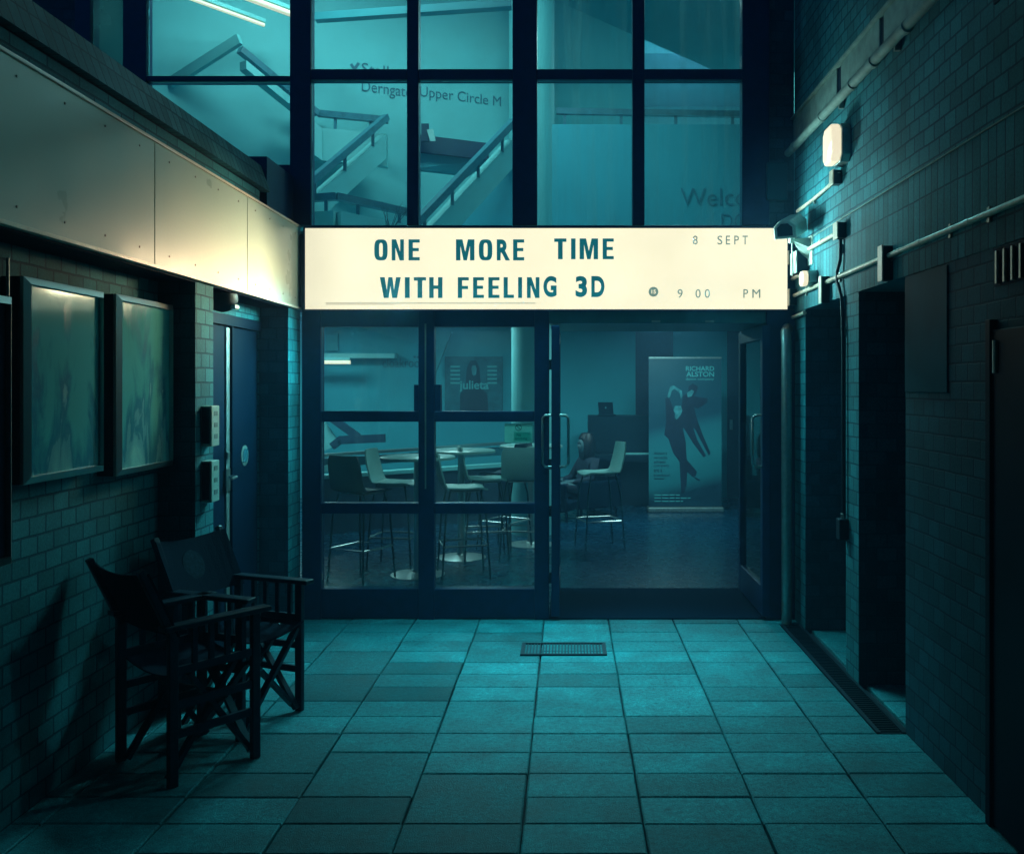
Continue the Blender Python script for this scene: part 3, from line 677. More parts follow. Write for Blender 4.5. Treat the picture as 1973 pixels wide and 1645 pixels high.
# door leaves standing open, edge on
def leaf(xa, xb, name_label, side):
    g = MB()
    y0, y1, z0, z1 = 6.40, 7.30, .03, 2.055
    g.box(xa, xb, y0, y0 + .07, z0, z1).box(xa, xb, y1 - .07, y1, z0, z1)
    g.box(xa + .001, xb - .001, y0 + .0705, y1 - .0705, z0, z0 + .2).box(xa + .001, xb - .001, y0 + .0705, y1 - .0705, z1 - .09, z1)
    d = g.build("door", "frame", tb, bevel=.003, label=name_label)
    MB().box((xa + xb)/2 - .003, (xa + xb)/2 + .003, y0 + .0705, y1 - .0705, z0 + .2005, z1 - .0905).build("pane", "glass", d)
    h = MB()
    for sx in side:
        x = xa if sx < 0 else xb; e = x + sx * .062
        h.tube([(x, y0 + .035, 1.43), (e - sx * .02, y0 + .035, 1.43), (e, y0 + .035, 1.41), (e, y0 + .035, 1.09), (e - sx * .02, y0 + .035, 1.07), (x, y0 + .035, 1.07)], .010, 10)
    h.build("handle", "steel", d, smooth=True)
    k = MB()
    for z in (.25, .72, 1.05, 1.75): k.box(xa - .028 if side[0] < 0 and len(side) == 2 else xb, xa if side[0] < 0 and len(side) == 2 else xb + .02, y0 + .05, y0 + .09, z, z + .07)
    build_each(k, "hinge", "black", d)
leaf(-.118, -.062, "open glass door leaf seen edge on at the middle of the entrance", (-1, 1))
leaf(1.352, 1.408, "open glass door leaf seen edge on at the right of the entrance", (-1,))
# alarm boxes on the right reveal
ab = thing("alarm_box", (XF(1500), YF - .06, ZF(390)), "pale speckled alarm box in the dark corner above the sign", "alarm box")
MB().box(XF(1473), XF(1512), YF - .09, YF - .046, ZF(390), ZF(318)).build("casing", "plate", ab, bevel=.01)
MB().box(XF(1476), XF(1494), YF - .08, YF - .047, ZF(343), ZF(362) - .01).build("lower_cover", "plate", ab, bevel=.004)

# -------- inside walls
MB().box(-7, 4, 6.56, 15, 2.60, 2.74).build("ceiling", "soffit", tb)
MB().box(-7, 4, 13.5, 13.6, 0, 2.6).build("foyer_wall", "wall_deep", tb)
build_each(MB().box(3.4, 3.5, 6.6, 13.5, 0, 2.6).box(-7, -6.9, 6.6, 13.5, 0, 2.6), "foyer_side_wall", "wall_deep", tb)
build_each(MB().box(-7, 4, 15, 15.1, 2.74, 7.5).box(-7, -6.9, 6.6, 15, 2.74, 7.5).box(3.0, 3.1, 6.6, 15, 2.74, 7.5), "upper_wall", "wall_paint", tb)
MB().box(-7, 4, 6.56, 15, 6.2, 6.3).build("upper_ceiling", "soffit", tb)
wa = Vector((-1.62, 10.0, 0)); wd = Vector((.85, .37, 0)).normalized(); wn = Vector((wd.y, -wd.x, 0))
A = wa - wd * 5.0; B = wa + wd * 2.6
MB().prism([A + Vector((0,0,2.741)), B + Vector((0,0,2.741)), B + Vector((0,0,6.19)), A + Vector((0,0,6.19))], -wn * .12).build("stair_wall", "wall_paint", tb)
MB().lathe([(.245, 0), (.245, 2.599)], (-.39, 10.25, 0), 32).build("column", "wall_paint", tb, smooth=True)
MB().lathe([(.245, 2.745), (.245, 6.19)], (-.395, 9.9, 0), 32).build("column", "wall_paint", tb, smooth=True)
MB().box(-.17, 2.9, 9.6, 9.72, 2.745, PZ(240, 9.6)).build("balcony_wall", "wall_deep", tb)
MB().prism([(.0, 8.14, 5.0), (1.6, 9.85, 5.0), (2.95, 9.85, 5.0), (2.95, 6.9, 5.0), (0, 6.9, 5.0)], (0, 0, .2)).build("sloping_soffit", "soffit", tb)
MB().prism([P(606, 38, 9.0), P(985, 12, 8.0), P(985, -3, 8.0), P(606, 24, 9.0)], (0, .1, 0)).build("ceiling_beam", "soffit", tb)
# balcony rail
br_ = MB().bar(P(1072, 215, 9.66), P(1440, 221, 9.66), .06, .062).build("handrail", "rail_wood", tb)
q = MB()
for u in (1088, 1197, 1302, 1411): q.bar(P(u, 221, 9.66), P(u, 240, 9.66), .03, .03)
build_each(q, "rail_post", "rail_wood", br_)
# stair flights with solid white balustrades and dark handrails
def flight(p, q, drop1, drop2, thick=.10, name="stair_flight"):
    p = Vector(p); q = Vector(q); z = Vector((0,0,1))
    n = (q - p).cross(z).normalized() * thick
    f = MB().prism([p - z*drop1, q - z*drop1, q - z*drop2, p - z*drop2], n).build(name, "white_paint", tb)
    h = MB().bar(p, q, .07, .062).build("handrail", "rail_wood", f)
    k = MB()
    L = (q - p).length; c = max(2, int(L / .45))
    for i in range(c):
        a = p + (q - p) * ((i + .5) / c); k.bar(a - z*.03, a - z*(drop1 + .01), .028, .028)
    build_each(k, "rail_post", "rail_wood", f)
flight(P(744, 226, 9.35), P(575, 370, 8.25), .17, .42)
flight(P(612, 219, 9.45), P(748, 232, 9.5), .17, .50)
flight(P(560, 180, 9.2), P(612, 219, 9.4), .17, .50)
flight(P(462, 96, 8.6), P(566, 182, 9.1), .12, .20)
MB().bar(P(330, 160, 9.0), P(462, 76, 8.75), .05, .10).build("stair_soffit", "wall_paint", tb)
flight(P(570, 384, 8.0), P(648, 379, 8.0), .14, .40)
flight(P(648, 379, 8.0), P(808, 414, 8.5), .14, .40)
flight(P(990, 234, 9.0), P(790, 442, 7.8), .17, .45)
MB().prism([P(990, 300, 9.05), P(990, 450, 9.05), P(850, 450, 9.05)], (0, .08, 0)).build("stair_side", "wall_deep", tb)
MB().prism([P(795, 258, 9.3), P(940, 276, 9.5), P(940, 308, 9.5), P(795, 291, 9.3)], (0, .12, 0)).build("landing_edge", "landing_dark", tb)
MB().prism([P(795, 292, 9.36), P(940, 309, 9.56), P(900, 337, 9.56), P(795, 325, 9.36)], (0, .10, 0)).build("landing_underside", "soffit", tb)
# words on the walls
q = MB()
def on_wall(u, v):
    d = Vector(((u - U0)/F, 1, 0)); t = (wa - Vector((0,0,0))).dot(wn) / d.dot(wn); p = d * t; p.z = PZ(v, p.y); return p
def wall_words(body, u0, u1, vbase, hpx, arrow=False):
    a = on_wall(u0, vbase); b = on_wall(u1, vbase); wdt = (Vector((b.x, b.y)) - Vector((a.x, a.y))).length
    a = a + wn * .004
    text_on(q, body, a, wd, wdt, hpx * a.y / F, off=-.004, ext=.003)
wall_words("Stalls", 697, 762, 143, 22)
wall_words("Derngate", 697, 792, 183, 28)
wall_words("Upper Circle M", 809, 965, 192, 26)
a = on_wall(676, 124) + wn*.004; b = on_wall(683, 134) + wn*.004; c = on_wall(691, 122) + wn*.004
q.bar(a, b, .03, .006, up=wn); q.bar(b, c, .03, .006, up=wn)
q.build("wall_lettering", "wall_text", tb)
q = MB()
p = P(1311, 396, 9.594); text_on(q, "Welcome", p, (1,0,0), PX(1500, 9.6) - PX(1311, 9.6), 33 * 9.6 / F, off=-.01, ext=.003)
p = P(1390, 440, 9.594); text_on(q, "DO", p, (1,0,0), PX(1440, 9.6) - PX(1390, 9.6), 28 * 9.6 / F, off=-.01, ext=.003)
q.build("wall_lettering", "wall_text_soft", tb)
q = MB()
p = P(737, 708, 13.494); text_on(q, "cloakroom", p, (1,0,0), PX(823, 13.5) - PX(737, 13.5), 18 * 13.5 / F, off=.0, ext=.003)
for u in (799, 805): q.lathe([(.018, 0), (.018, .004)], P(u, 688, 13.494), 12, 'y')
q.build("wall_lettering", "wall_text", tb)
# dark doors in the far wall
for (u0, u1, v) in ((1225, 1297, 639), (1402, 1462, 638)):
    d = MB().box(PX(u0, 13.45), PX(u1, 13.45), 13.46, 13.498, .01, PZ(v, 13.45)).build("inner_door", "landing_dark", tb)
    MB().box(PX(u0, 13.45) + .03, PX(u0, 13.45) + .07, 13.43, 13.459, 1.0, 1.15).build("handle", "steel_dull", d)
MB().prism([P(838, 640, 13.3), P(870, 640, 13.3), P(838, 720, 13.3)], (0, .1, 0)).build("sloping_soffit", "soffit", tb)
# balustrade round the stairwell in the foyer
def rail_wall(u0, v0, Y0, u1, v1, Y1, hgt, material, name, thick=.06, parent=tb):
    a, b = P(u0, v0, Y0), P(u1, v1, Y1); n = (b - a).cross(Vector((0,0,1))).normalized() * -thick
    return MB().prism([a, b, b - Vector((0,0,hgt)), a - Vector((0,0,hgt))], n).build(name, material, parent)
rail_wall(600, 876, 10.0, 1060, 846, 11.6, .035, "steel", "balustrade_rail")
rail_wall(600, 885, 10.05, 1060, 855, 11.65, .10, "rail_wood", "balustrade_band")
rail_wall(600, 918, 10.05, 1060, 888, 11.65, .035, "white_paint", "balustrade_shelf", .2)
rail_wall(600, 925, 10.1, 1060, 895, 11.7, .8, "landing_dark", "balustrade_panel")
MB().prism([P(600, 905, 9.6), P(668, 885, 10.0), P(668, 893, 10.0), P(600, 920, 9.6)], (0, .3, 0)).build("balustrade_shelf", "white_paint", tb)
MB().bar(P(632, 800, 12.6), P(690, 842, 12.6), .08, .10).bar(P(640, 860, 12.5), P(655, 848, 12.5), .08, .10).bar(P(653, 848, 12.5), P(742, 844, 12.5), .08, .11).build("stair_rail", "landing_dark", tb)
MB().prism([P(600, 800, 12.7), P(625, 812, 12.7), P(655, 855, 12.7), P(600, 880, 12.7)], (0, .05, 0)).build("stair_flight", "white_paint", tb)
MB().box(PX(600, 13.2), PX(760, 13.2), 13.2, 13.49, PZ(690, 13.2), PZ(681, 13.2)).build("wall_shelf", "white_paint", tb)
MB().box(PX(630, 13.45), PX(652, 13.45), 13.4, 13.49, PZ(676, 13.4), PZ(640, 13.4)).build("wall_vent", "soffit", tb)

# -------- lamps inside
def tube_light(a, b, r, label, group="fluorescent tubes glowing inside"):
    t = thing("fluorescent_tube", a, label, "tube light", group)
    a = Vector(a); b = Vector(b)
    MB().tube([a, b], r, 10).build("tube", "tube", t, smooth=True)
    MB().bar(a + Vector((0,0,r + .02)), b + Vector((0,0,r + .02)), .06, .035).build("housing", "white_paint", t)
tube_light(P(509, 49, 9.05), P(360, -5, 8.45), .018, "thin fluorescent tube inside the upper left window")
tube_light(P(570, 31, 8.8), P(470, -6, 8.4), .028, "thicker fluorescent tube at the top right of the upper left window")
tube_light(P(606, 698, 12.9), P(675, 698, 12.9), .028, "short glowing strip light on the foyer wall by the cloakroom sign")
def ceil_light(x, y, z, sx, sy, power, label):
    t = thing("ceiling_light", (x, y, z), label, "ceiling light", "flat ceiling lights inside the theatre")
    MB().box(x - sx/2 - .03, x + sx/2 + .03, y - sy/2 - .03, y + sy/2 + .03, z, z + .05).build("housing", "white_paint", t)
    l = area("ceiling_glow", (x, y, z - .01), (0, 0, -1), sx, sy, power, (.50, 1.0, .98))
    return t
IN_UP, IN_LOW = 66, 34
ceil_light(-2.4, 8.0, 6.1, 1.2, .6, IN_UP, "flat ceiling light over the left stairs, high inside")
ceil_light(-.6, 8.2, 6.1, 1.2, .6, IN_UP, "flat ceiling light over the middle of the upper hall")
ceil_light(1.2, 7.5, 4.9, .9, .5, IN_UP * .16, "flat light under the sloping soffit on the right")
ceil_light(1.4, 12.0, 6.1, 1.2, .6, IN_UP * 2.2, "flat ceiling light beyond the balcony rail")
ceil_light(-3.4, 11.6, 2.54, .6, .6, IN_LOW * 1.3, "flat ceiling light over the cloakroom corner of the foyer")
ceil_light(-1.4, 10.6, 2.54, .6, .6, IN_LOW * 1.3, "flat ceiling light over the bar stools")
ceil_light(-.5, 7.4, 2.54, .6, .3, IN_LOW * .35, "added ceiling light brightening the stools, just inside the glazed screen")  # unseen lamp added to brighten the stool fronts
ceil_light(1.1, 10.5, 2.54, .6, .6, IN_LOW * 1.35, "flat ceiling light over the banner")

# ================================================================== ENTRANCE SIGN
YS = 6.42; K = YS / F
es = thing("entrance_sign", (PX(1053, YS), YS, PZ(597, YS)), "long glowing lightbox sign with film title letters over the entrance", "sign")
sx0, sx1, sz0, sz1 = PX(588, YS), PX(1517, YS), PZ(596, YS), PZ(440, YS)
hs = MB().box(sx0 - .008, sx1 + .008, YS + .004, YF - .031, sz0 - .010, sz1 + .010)
hs.build("housing", "frame", es, bevel=.003)
MB().box(sx0 - .010, sx1 + .010, YS - .006, YS + .02, sz0 - .012, sz0 - .0005).box(sx0 - .010, sx1 + .010, YS - .006, YS + .02, sz1 + .0005, sz1 + .012).box(sx0 - .012, sx0 - .0005, YS - .005, YS + .02, sz0, sz1).box(sx1 + .0005, sx1 + .012, YS - .005, YS + .02, sz0, sz1).build("frame", "frame", es)
MB().box(sx0, sx1, YS - .001, YS + .0035, sz0, sz1).build("face", "sign_face", es)
LETTERS = {"I": [(0,0),(0,1),(1,1),(1,0)], "T": [(.31,0),(.31,.84),(0,.84),(0,1),(1,1),(1,.84),(.69,.84),(.69,0)],
           "E": [(0,0),(0,1),(1,1),(1,.85),(.38,.85),(.38,.59),(.92,.59),(.92,.44),(.38,.44),(.38,.15),(1,.15),(1,0)],
           "F": [(0,0),(0,1),(1,1),(1,.85),(.39,.85),(.39,.58),(.93,.58),(.93,.43),(.39,.43),(.39,0)],
           "L": [(0,0),(0,1),(.40,1),(.40,.155),(1,.155),(1,0)],
           "H": [(0,0),(0,1),(.33,1),(.33,.60),(.67,.60),(.67,1),(1,1),(1,0),(.67,0),(.67,.44),(.33,.44),(.33,0)],
           "W": [(0,1),(.23,1),(.33,.36),(.41,1),(.60,1),(.68,.36),(.78,1),(1,1),(.82,0),(.59,0),(.505,.60),(.42,0),(.19,0)],
           "M": [(0,0),(0,1),(.35,1),(.5,.40),(.65,1),(1,1),(1,0),(.76,0),(.76,.70),(.59,0),(.41,0),(.24,.70),(.24,0)],
           "N": [(0,0),(0,1),(.36,1),(.70,.40),(.70,1),(1,1),(1,0),(.66,0),(.30,.62),(.30,0)]}
def letter(ch, u0, u1, v0, v1, off, material):
    if ch == "O":                                                   # oval ring
        m = MB(); n = 40; c = (PX((u0 + u1)/2, YS), PZ((v0 + v1)/2, YS)); hw = (u1 - u0) / 2 * K; hh = (v1 - v0) / 2 * K
        def se(a, k): return math.copysign(abs(a) ** k, a)
        for y in (YS - .009, YS - .003):
            for rx, ry, e in ((hw, hh, .62), (hw - 9.0 * K, hh - 6.6 * K, .55)):
                m.v += [(c[0] + rx * se(math.cos(2*math.pi*i/n), e), y, c[1] + ry * se(math.sin(2*math.pi*i/n), e)) for i in range(n)]
        for i in range(n):
            j = (i + 1) % n
            m.f += [(i, j, n+j, n+i), (2*n+i, 3*n+i, 3*n+j, 2*n+j), (i, 2*n+i, 2*n+j, j), (n+i, n+j, 3*n+j, 3*n+i)]
        m.build("letter", material, es); return
    own = LETTERS.get(ch) if off else None
    if own:
        MB().prism([(PX(u0 + x * (u1 - u0), YS), YS - .009, PZ(v1 - z * (v1 - v0), YS)) for x, z in own], (0, .006, 0)).build("letter", material, es); return
    vs, fs = text_geo(ch, PX(u0, YS), PZ(v1, YS), (u1 - u0) * K, (v1 - v0) * K, off, .003)
    MB().add([Vector((v.x, YS - .006 + v.y, v.z)) for v in vs], fs).build("letter", material, es)
S1 = lambda x: 560 + x / 3.946
S2 = lambda x: 1040 + x / 3.946
T1 = lambda y: 420 + y / 3.946
BO = .042
for ch, a, b in (("O", 638, 738), ("N", 770, 862), ("E", 898, 982), ("M", 1258, 1398), ("O", 1432, 1534), ("R", 1568, 1668), ("E", 1692, 1776)):
    letter(ch, S1(a), S1(b), T1(165), T1(324), BO, "sign_letter")
for ch, a, b in (("T", 110, 203), ("I", 238, 272), ("M", 303, 443), ("E", 478, 562)): letter(ch, S2(a), S2(b), T1(158), T1(315), BO, "sign_letter")
for ch, a, b in (("W", 680, 838), ("I", 870, 906), ("T", 938, 1030), ("H", 1055, 1155), ("F", 1272, 1355), ("E", 1388, 1470), ("E", 1504, 1588), ("L", 1620, 1698), ("I", 1730, 1760), ("N", 1797, 1892)):
    letter(ch, S1(a), S1(b), T1(452), T1(609), BO, "sign_letter")
for ch, a, b in (("G", 28, 128), ("3", 272, 360), ("D", 392, 492)): letter(ch, S2(a), S2(b), T1(443), T1(602), BO, "sign_letter")
for ch, a, b in (("8", 1163, 1199), ("S", 1350, 1387), ("E", 1414, 1446), ("P", 1478, 1512), ("T", 1540, 1580)): letter(ch, S2(a), S2(b), T1(137), T1(203), .0, "sign_small")
for ch, a, b in (("9", 1047, 1085), ("0", 1183, 1222), ("0", 1253, 1292), ("P", 1547, 1582), ("M", 1615, 1675)): letter(ch, S2(a), S2(b), T1(543), T1(608), .0, "sign_small")
bd = MB().lathe([(.001, -.003), (37 / 3.946 * K, -.003), (37 / 3.946 * K, .003)], (PX(S2(864), YS), YS - .005, PZ(T1(562), YS)), 28, 'y').build("age_badge", "sign_small", es)
vs, fs = text_geo("15", PX(S2(848), YS), PZ(T1(577), YS), 34 / 3.946 * K, 30 / 3.946 * K, .02, .001)
MB().add([Vector((v.x, YS - .0095 + v.y, v.z)) for v in vs], fs).build("badge_number", "sign_face", bd)
MB().box(PX(628, YS), PX(1032, YS), YS - .006, YS - .0012, PZ(585.5, YS), PZ(583, YS)).box(PX(628, YS), PX(760, YS), YS - .005, YS - .0013, PZ(587.5, YS), PZ(586, YS)).build("letter_rail", "sign_rail", es)

# ================================================================== FOYER FURNITURE
WORLD[0] = False
def make_stool(label, shell):
    t = thing("bar_stool", (0,0,0), label, "bar stool", "bar stools in the foyer")
    # moulded shell, faces +x
    prof = []
    for i in range(19):
        s = i / 18
        if s < .5: x = .19 - .36 * (s / .5); z = .765 - .012 * math.sin(s / .5 * math.pi) + (.0 if s > .08 else -.02 * (1 - s / .08))
        else:
            k = (s - .5) / .5; x = -.17 - .05 * math.sin(k * math.pi / 2) - .03 * k; z = .765 + .30 * k ** 1.25
        prof.append((x, z))
    m = MB(); W = 9
    for side in (0, 1):
        for (x, z), i in zip(prof, range(19)):
            s = i / 18
            hw = .185 * (1 - .10 * abs(s - .45) * 2) * (1.0 if s < .93 else 1 - (s - .93) * 2.0)
            for j in range(W):
                t_ = -1 + 2 * j / (W - 1); cup = .035 * t_ * t_
                nx, nz = (0, 1) if s < .4 else ((1, 0) if s > .62 else (.6, .7))
                o = 0 if side == 0 else -.014
                m.v.append((x + nx * (cup * .8 + o), t_ * hw, z + nz * (cup * .5 + o)))
    g = lambda sd, i, j: sd * 19 * W + i * W + j
    for sd in (0, 1):
        for i in range(18):
            for j in range(W - 1): m.f.append((g(sd,i,j), g(sd,i+1,j), g(sd,i+1,j+1), g(sd,i,j+1)))
    for i in range(18):
        for j in (0, W - 1): m.f.append((g(0,i,j), g(0,i+1,j), g(1,i+1,j), g(1,i,j)))
    for j in range(W - 1):
        for i in (0, 18): m.f.append((g(0,i,j), g(0,i,j+1), g(1,i,j+1), g(1,i,j)))
    m.build("seat_shell", shell, t, smooth=True)
    r = .009
    for sx in (-1, 1):
        for sy in (-1, 1):
            MB().tube([(sx * .13, sy * .13, .745), (sx * .17, sy * .165, .55), (sx * .205, sy * .19, .0)], r, 8).build("leg", "chrome_dark", t, smooth=True)
    MB().tube([(-.19, -.178, .28), (.19, -.178, .28), (.19, .178, .28), (-.19, .178, .28), (-.19, -.178, .28)], r, 8).build("footrest", "steel", t)
    MB().tube([(-.13, -.13, .742), (.13, -.13, .742), (.13, .13, .742), (-.13, .13, .742), (-.13, -.13, .742)], r, 8).build("seat_frame", "steel", t)
    return t
def make_table():
    t = thing("bar_table", (0,0,0), "x", "bar table", "round bar tables in the foyer")
    MB().lathe([(.30, 1.0), (.325, 1.004), (.325, 1.022), (.318, 1.027)], n=40).build("table_top", "shell_pale", t, smooth=True)
    MB().lathe([(.235, 0), (.235, .006), (.20, .014), (.05, .03), (.035, .05), (.033, .99)], n=36).build("pedestal", "steel", t, smooth=True)
    return t
st_dark = make_stool("dark shell bar stool in front of the left table, seen from behind", "shell_dark")
st_pale = make_stool("pale shell bar stool behind the left table facing right", "shell_pale")
def put(o, u, Y, rz, label=None, ver=None):
    o.location = (PX(u, Y), Y, 0.0); o.rotation_euler = (0, 0, R(rz))
    if label: o["label"] = label
    return o
put(st_dark, 697, 7.75, 62)
put(st_pale, 762, 8.35, -8)
put(copy_tree(st_pale), 893, 7.95, 14, "pale shell bar stool just right of the screen's middle bar, facing right")
put(copy_tree(st_pale), 935, 8.7, 10, "pale shell bar stool behind the second table base, facing right")
put(copy_tree(st_pale), 1009, 8.75, 82, "pale shell bar stool seen from behind under the no smoking notice")
put(copy_tree(st_dark), 972, 9.3, 150, "dark shell bar stool half hidden behind the pale stool under the notice")
put(copy_tree(st_pale), 1155, 9.35, 196, "pale shell bar stool standing in the open doorway beside the person")
tbl = make_table()
put(tbl, 805, 7.98, 0, "round bar table nearest the glass, with its base at the lower middle pane")
put(copy_tree(tbl), 889, 8.78, 0, "round bar table in the middle, seen through the right hand panes")
put(copy_tree(tbl), 1023, 9.5, 0, "round bar table farthest back, before the round column")

# roll-up banner
BW = .95; BY = 12.0
bn = thing("banner_stand", (PX(1320, BY), BY, 0), "tall roll up banner with two printed dancers in the foyer", "banner")
PH = PZ(691, BY)
pn = MB().box(-BW/2, BW/2, -.004, .004, .07, PH).build("printed_panel", "banner_print", bn)
MB().box(-BW/2 - .02, BW/2 + .02, -.09, .09, .0, .065).build("base", "steel_dull", bn, bevel=.015)
MB().box(-BW/2, BW/2, -.012, .012, PH, PH + .022).build("top_rail", "steel_dull", bn)
MB().tube([(0, .03, .06), (0, .03, PH)], .012).build("pole", "steel_dull", bn)
# print: banner coordinates from the photo crop (crop px -> local metres)
def bx(cx): return (1200 + cx / 4.836 - 1320) * BY / F
def bz(cy): return EYE - (660 + cy / 4.836 - V0) * BY / F
q = MB()
def word(body, cx0, cx1, cy0, cy1, off=.0):
    vs, fs = text_geo(body, bx(cx0), bz(cy1), bx(cx1) - bx(cx0), bz(cy0) - bz(cy1), off, .001); q.add([Vector((v.x, v.y - .006, v.z)) for v in vs], fs)
word("RICHARD", 587, 850, 220, 264, .015); word("ALSTON", 590, 850, 272, 318, .015); word("dance company", 587, 848, 328, 356)
for c1, y in ((530, 1414), (630, 1442), (560, 1472)):               # footer lines too small to read
    c = 295
    while c < c1: q.box(bx(c), bx(min(c1, c + 34 + (c * 7) % 40)), -.0062, -.0045, bz(y + 9), bz(y)); c += 44 + (c * 7) % 40
q.build("lettering", "banner_text", pn)
q = MB()
for i, (wd_, c1) in enumerate((("Alston's", 412), ("versatile", 415), ("athletic", 400), ("company", 432), ("are a", 366), ("knockout!", 440))):
    y = 1014 + i * 41; word(wd_, 288, c1, y, y + 28, .0)
q.box(bx(290), bx(385), -.0062, -.0045, bz(1271), bz(1264))
q.build("lettering", "banner_ink", pn)
def shape(pts, z=-.0055, mat_="banner_ink", name="dancer_print"):
    MB().prism([(bx(x), z, bz(y)) for x, y in pts], (0, .0012, 0)).build(name, mat_, pn)
shape([(395,520),(430,510),(470,620),(480,720),(560,640),(590,540),(640,540),(660,700),(560,800),(585,920),(595,1090),(690,1200),(680,1240),(650,1250),(600,1205),(592,1330),(570,1400),(545,1400),(540,1330),(528,1110),(470,1030),(425,895),(385,860),(405,740)])
shape([(640,1240),(720,1275),(715,1288),(690,1280),(660,1255)])
shape([(560,500),(600,470),(660,500),(790,520),(785,560),(700,615),(660,600),(690,710),(740,850),(818,1030),(800,1050),(720,900),(680,820),(655,790),(690,900),(776,1055),(750,1066),(650,930),(570,800),(540,640)], -.0068)
shape([(610,410),(650,380),(700,410),(690,450),(660,500),(610,490)], -.0082)
shape([(595,470),(640,440),(665,455),(640,500),(605,510)], -.0095, "banner_skin")
shape([(415,500),(440,410),(475,400),(550,450),(555,500),(540,525),(530,470),(480,430),(455,450),(440,500),(425,520)], -.0095, "banner_skin")
shape([(485,590),(540,590),(555,630),(540,670),(500,720),(485,700),(490,660),(470,630)], -.0095, "banner_skin")
# upright piano with a laptop on it
pu = thing("upright_piano", (PX(1180, 12.6), 12.6, 0), "dark upright piano against the foyer wall behind the person", "piano")
pw = 88 * 12.6 / F / 2 + .02
PT = PZ(801, 12.5)
MB().box(-pw, pw + .25, -.05, .35, .0, PT).build("case", "black", pu, bevel=.01)
MB().box(-pw + .02, pw + .2, -.28, -.051, .62, .72).build("keyboard_shelf", "black", pu, bevel=.01)
MB().box(pw - .22, pw + .18, -.26, -.10, .7205, .735).build("keys", "white_paint", pu)
MB().box(-pw + .03, -pw + .10, -.26, -.18, .0, .619).build("leg", "black", pu)
lp = thing("laptop", (PX(1168, 12.55), 12.62, PT), "small dark open laptop standing on the piano", "laptop")
MB().box(-.11, .13, -.10, .08, .001, .018).build("keyboard_base", "black", lp)
MB().prism([(-.10, -.10, .019), (.10, -.10, .019), (.085, -.14, .185), (-.115, -.14, .185)], (0, .01, 0)).build("screen", "black", lp)
MB().lathe([(.012, 0), (.012, .003)], (-.01, -.131, .11), 12, 'y').build("emblem", "banner_skin", lp)
# person sitting low, and an armchair
def person(loc, rz, label):
    me = bpy.data.meshes.new("person"); bm = bmesh.new(); skin = bm.verts.layers.skin.verify()
    J = {}
    def v(n, co, r): x = bm.verts.new(co); x[skin].radius = (r, r) if not isinstance(r, tuple) else r; J[n] = x
    def e(*ns):
        for a, b in zip(ns[:-1], ns[1:]): bm.edges.new((J[a], J[b]))
    v('pel', (0, 0, .34), (.15, .12)); v('sp1', (-.03, 0, .48), (.13, .10)); v('sp2', (-.05, 0, .62), (.15, .105)); v('nk0', (-.04, 0, .74), (.075, .065)); v('nk', (-.02, 0, .79), .05)
    v('hd0', (.0, 0, .85), (.075, .08)); v('hd1', (.005, 0, .93), (.08, .09)); v('hd2', (0, 0, .985), (.055, .06))
    e('pel', 'sp1', 'sp2', 'nk0', 'nk', 'hd0', 'hd1', 'hd2')
    v('nose', (.10, 0, .885), .012); e('hd0', 'nose')
    for s in (-1, 1):
        k = str(s)
        v('sh' + k, (-.05, s * .17, .68), .06); v('el' + k, (.05, s * .24, .47), .045); v('wr' + k, (.26, s * .13, .44), .03); v('pm' + k, (.31, s * .10, .44), (.035, .016))
        e('sp2', 'sh' + k, 'el' + k, 'wr' + k, 'pm' + k)
        for i in range(4):
            yy = s * (.065 + .02 * i); l = (.05, .06, .058, .045)[3 - i]
            v(f'f{k}{i}', (.345, yy, .437), .009); v(f'g{k}{i}', (.345 + l, yy, .420), .008); e('pm' + k, f'f{k}{i}', f'g{k}{i}')
        v('th' + k, (.29, s * .055, .455), .010); v('tt' + k, (.33, s * .035, .45), .009); e('pm' + k, 'th' + k, 'tt' + k)
        v('hp' + k, (.05, s * .09, .34), .09); v('kn' + k, (.45, s * .12, .40), .06); v('an' + k, (.55, s * .12, .07), .04); v('to' + k, (.70, s * .13, .035), .035)
        e('pel', 'hp' + k, 'kn' + k, 'an' + k, 'to' + k)
    for x in bm.verts: x[skin].use_root = False
    J['pel'][skin].use_root = True
    bm.to_mesh(me); bm.free()
    tmp = bpy.data.objects.new("person", me); COL.objects.link(tmp)
    tmp.modifiers.new("skin", 'SKIN'); sb = tmp.modifiers.new("sub", 'SUBSURF'); sb.levels = sb.render_levels = 2
    dg = bpy.context.evaluated_depsgraph_get(); me2 = bpy.data.meshes.new_from_object(tmp.evaluated_get(dg)); bpy.data.objects.remove(tmp)
    o = bpy.data.objects.new("person", me2); COL.objects.link(o); o.location = loc; o.rotation_euler = (0, 0, rz)
    me2.materials.clear(); me2.materials.append(M["clothes"]); me2.materials.append(M["skin"])
    for p in me2.polygons:
        p.use_smooth = True; c = p.center
        if c.z > .765 or (c.x > .24 and .40 < c.z < .475 and abs(c.y) < .16): p.material_index = 1
    tag(o, label, "person")
    h = MB().lathe([(.02, .20), (.07, .19), (.105, .13), (.115, .05), (.112, -.04), (.10, -.12), (.07, -.15)], (-.035, 0, .85), 20)
    for i, (x, y, z) in enumerate(h.v):                              # open the hair over the face
        if x > .05 and z < .95: h.v[i] = (.05 - (x - .05) * .3, y, z)
    h.build("hair", "hair", o, smooth=True)
    f = MB()
    for s in (-1, 1): f.lathe([(.003, -.006), (.011, 0), (.003, .006)], (.083, s * .033, .915), 8, 'x')
    f.build("eye", "black", o)
    MB().box(.083, .09, -.024, .024, .838, .846).build("mouth", "poster_dark", o)
    return o
person((PX(1126, 11.7), 11.7, 0), R(-150), "person with dark hair and dark top sitting low beside the piano")
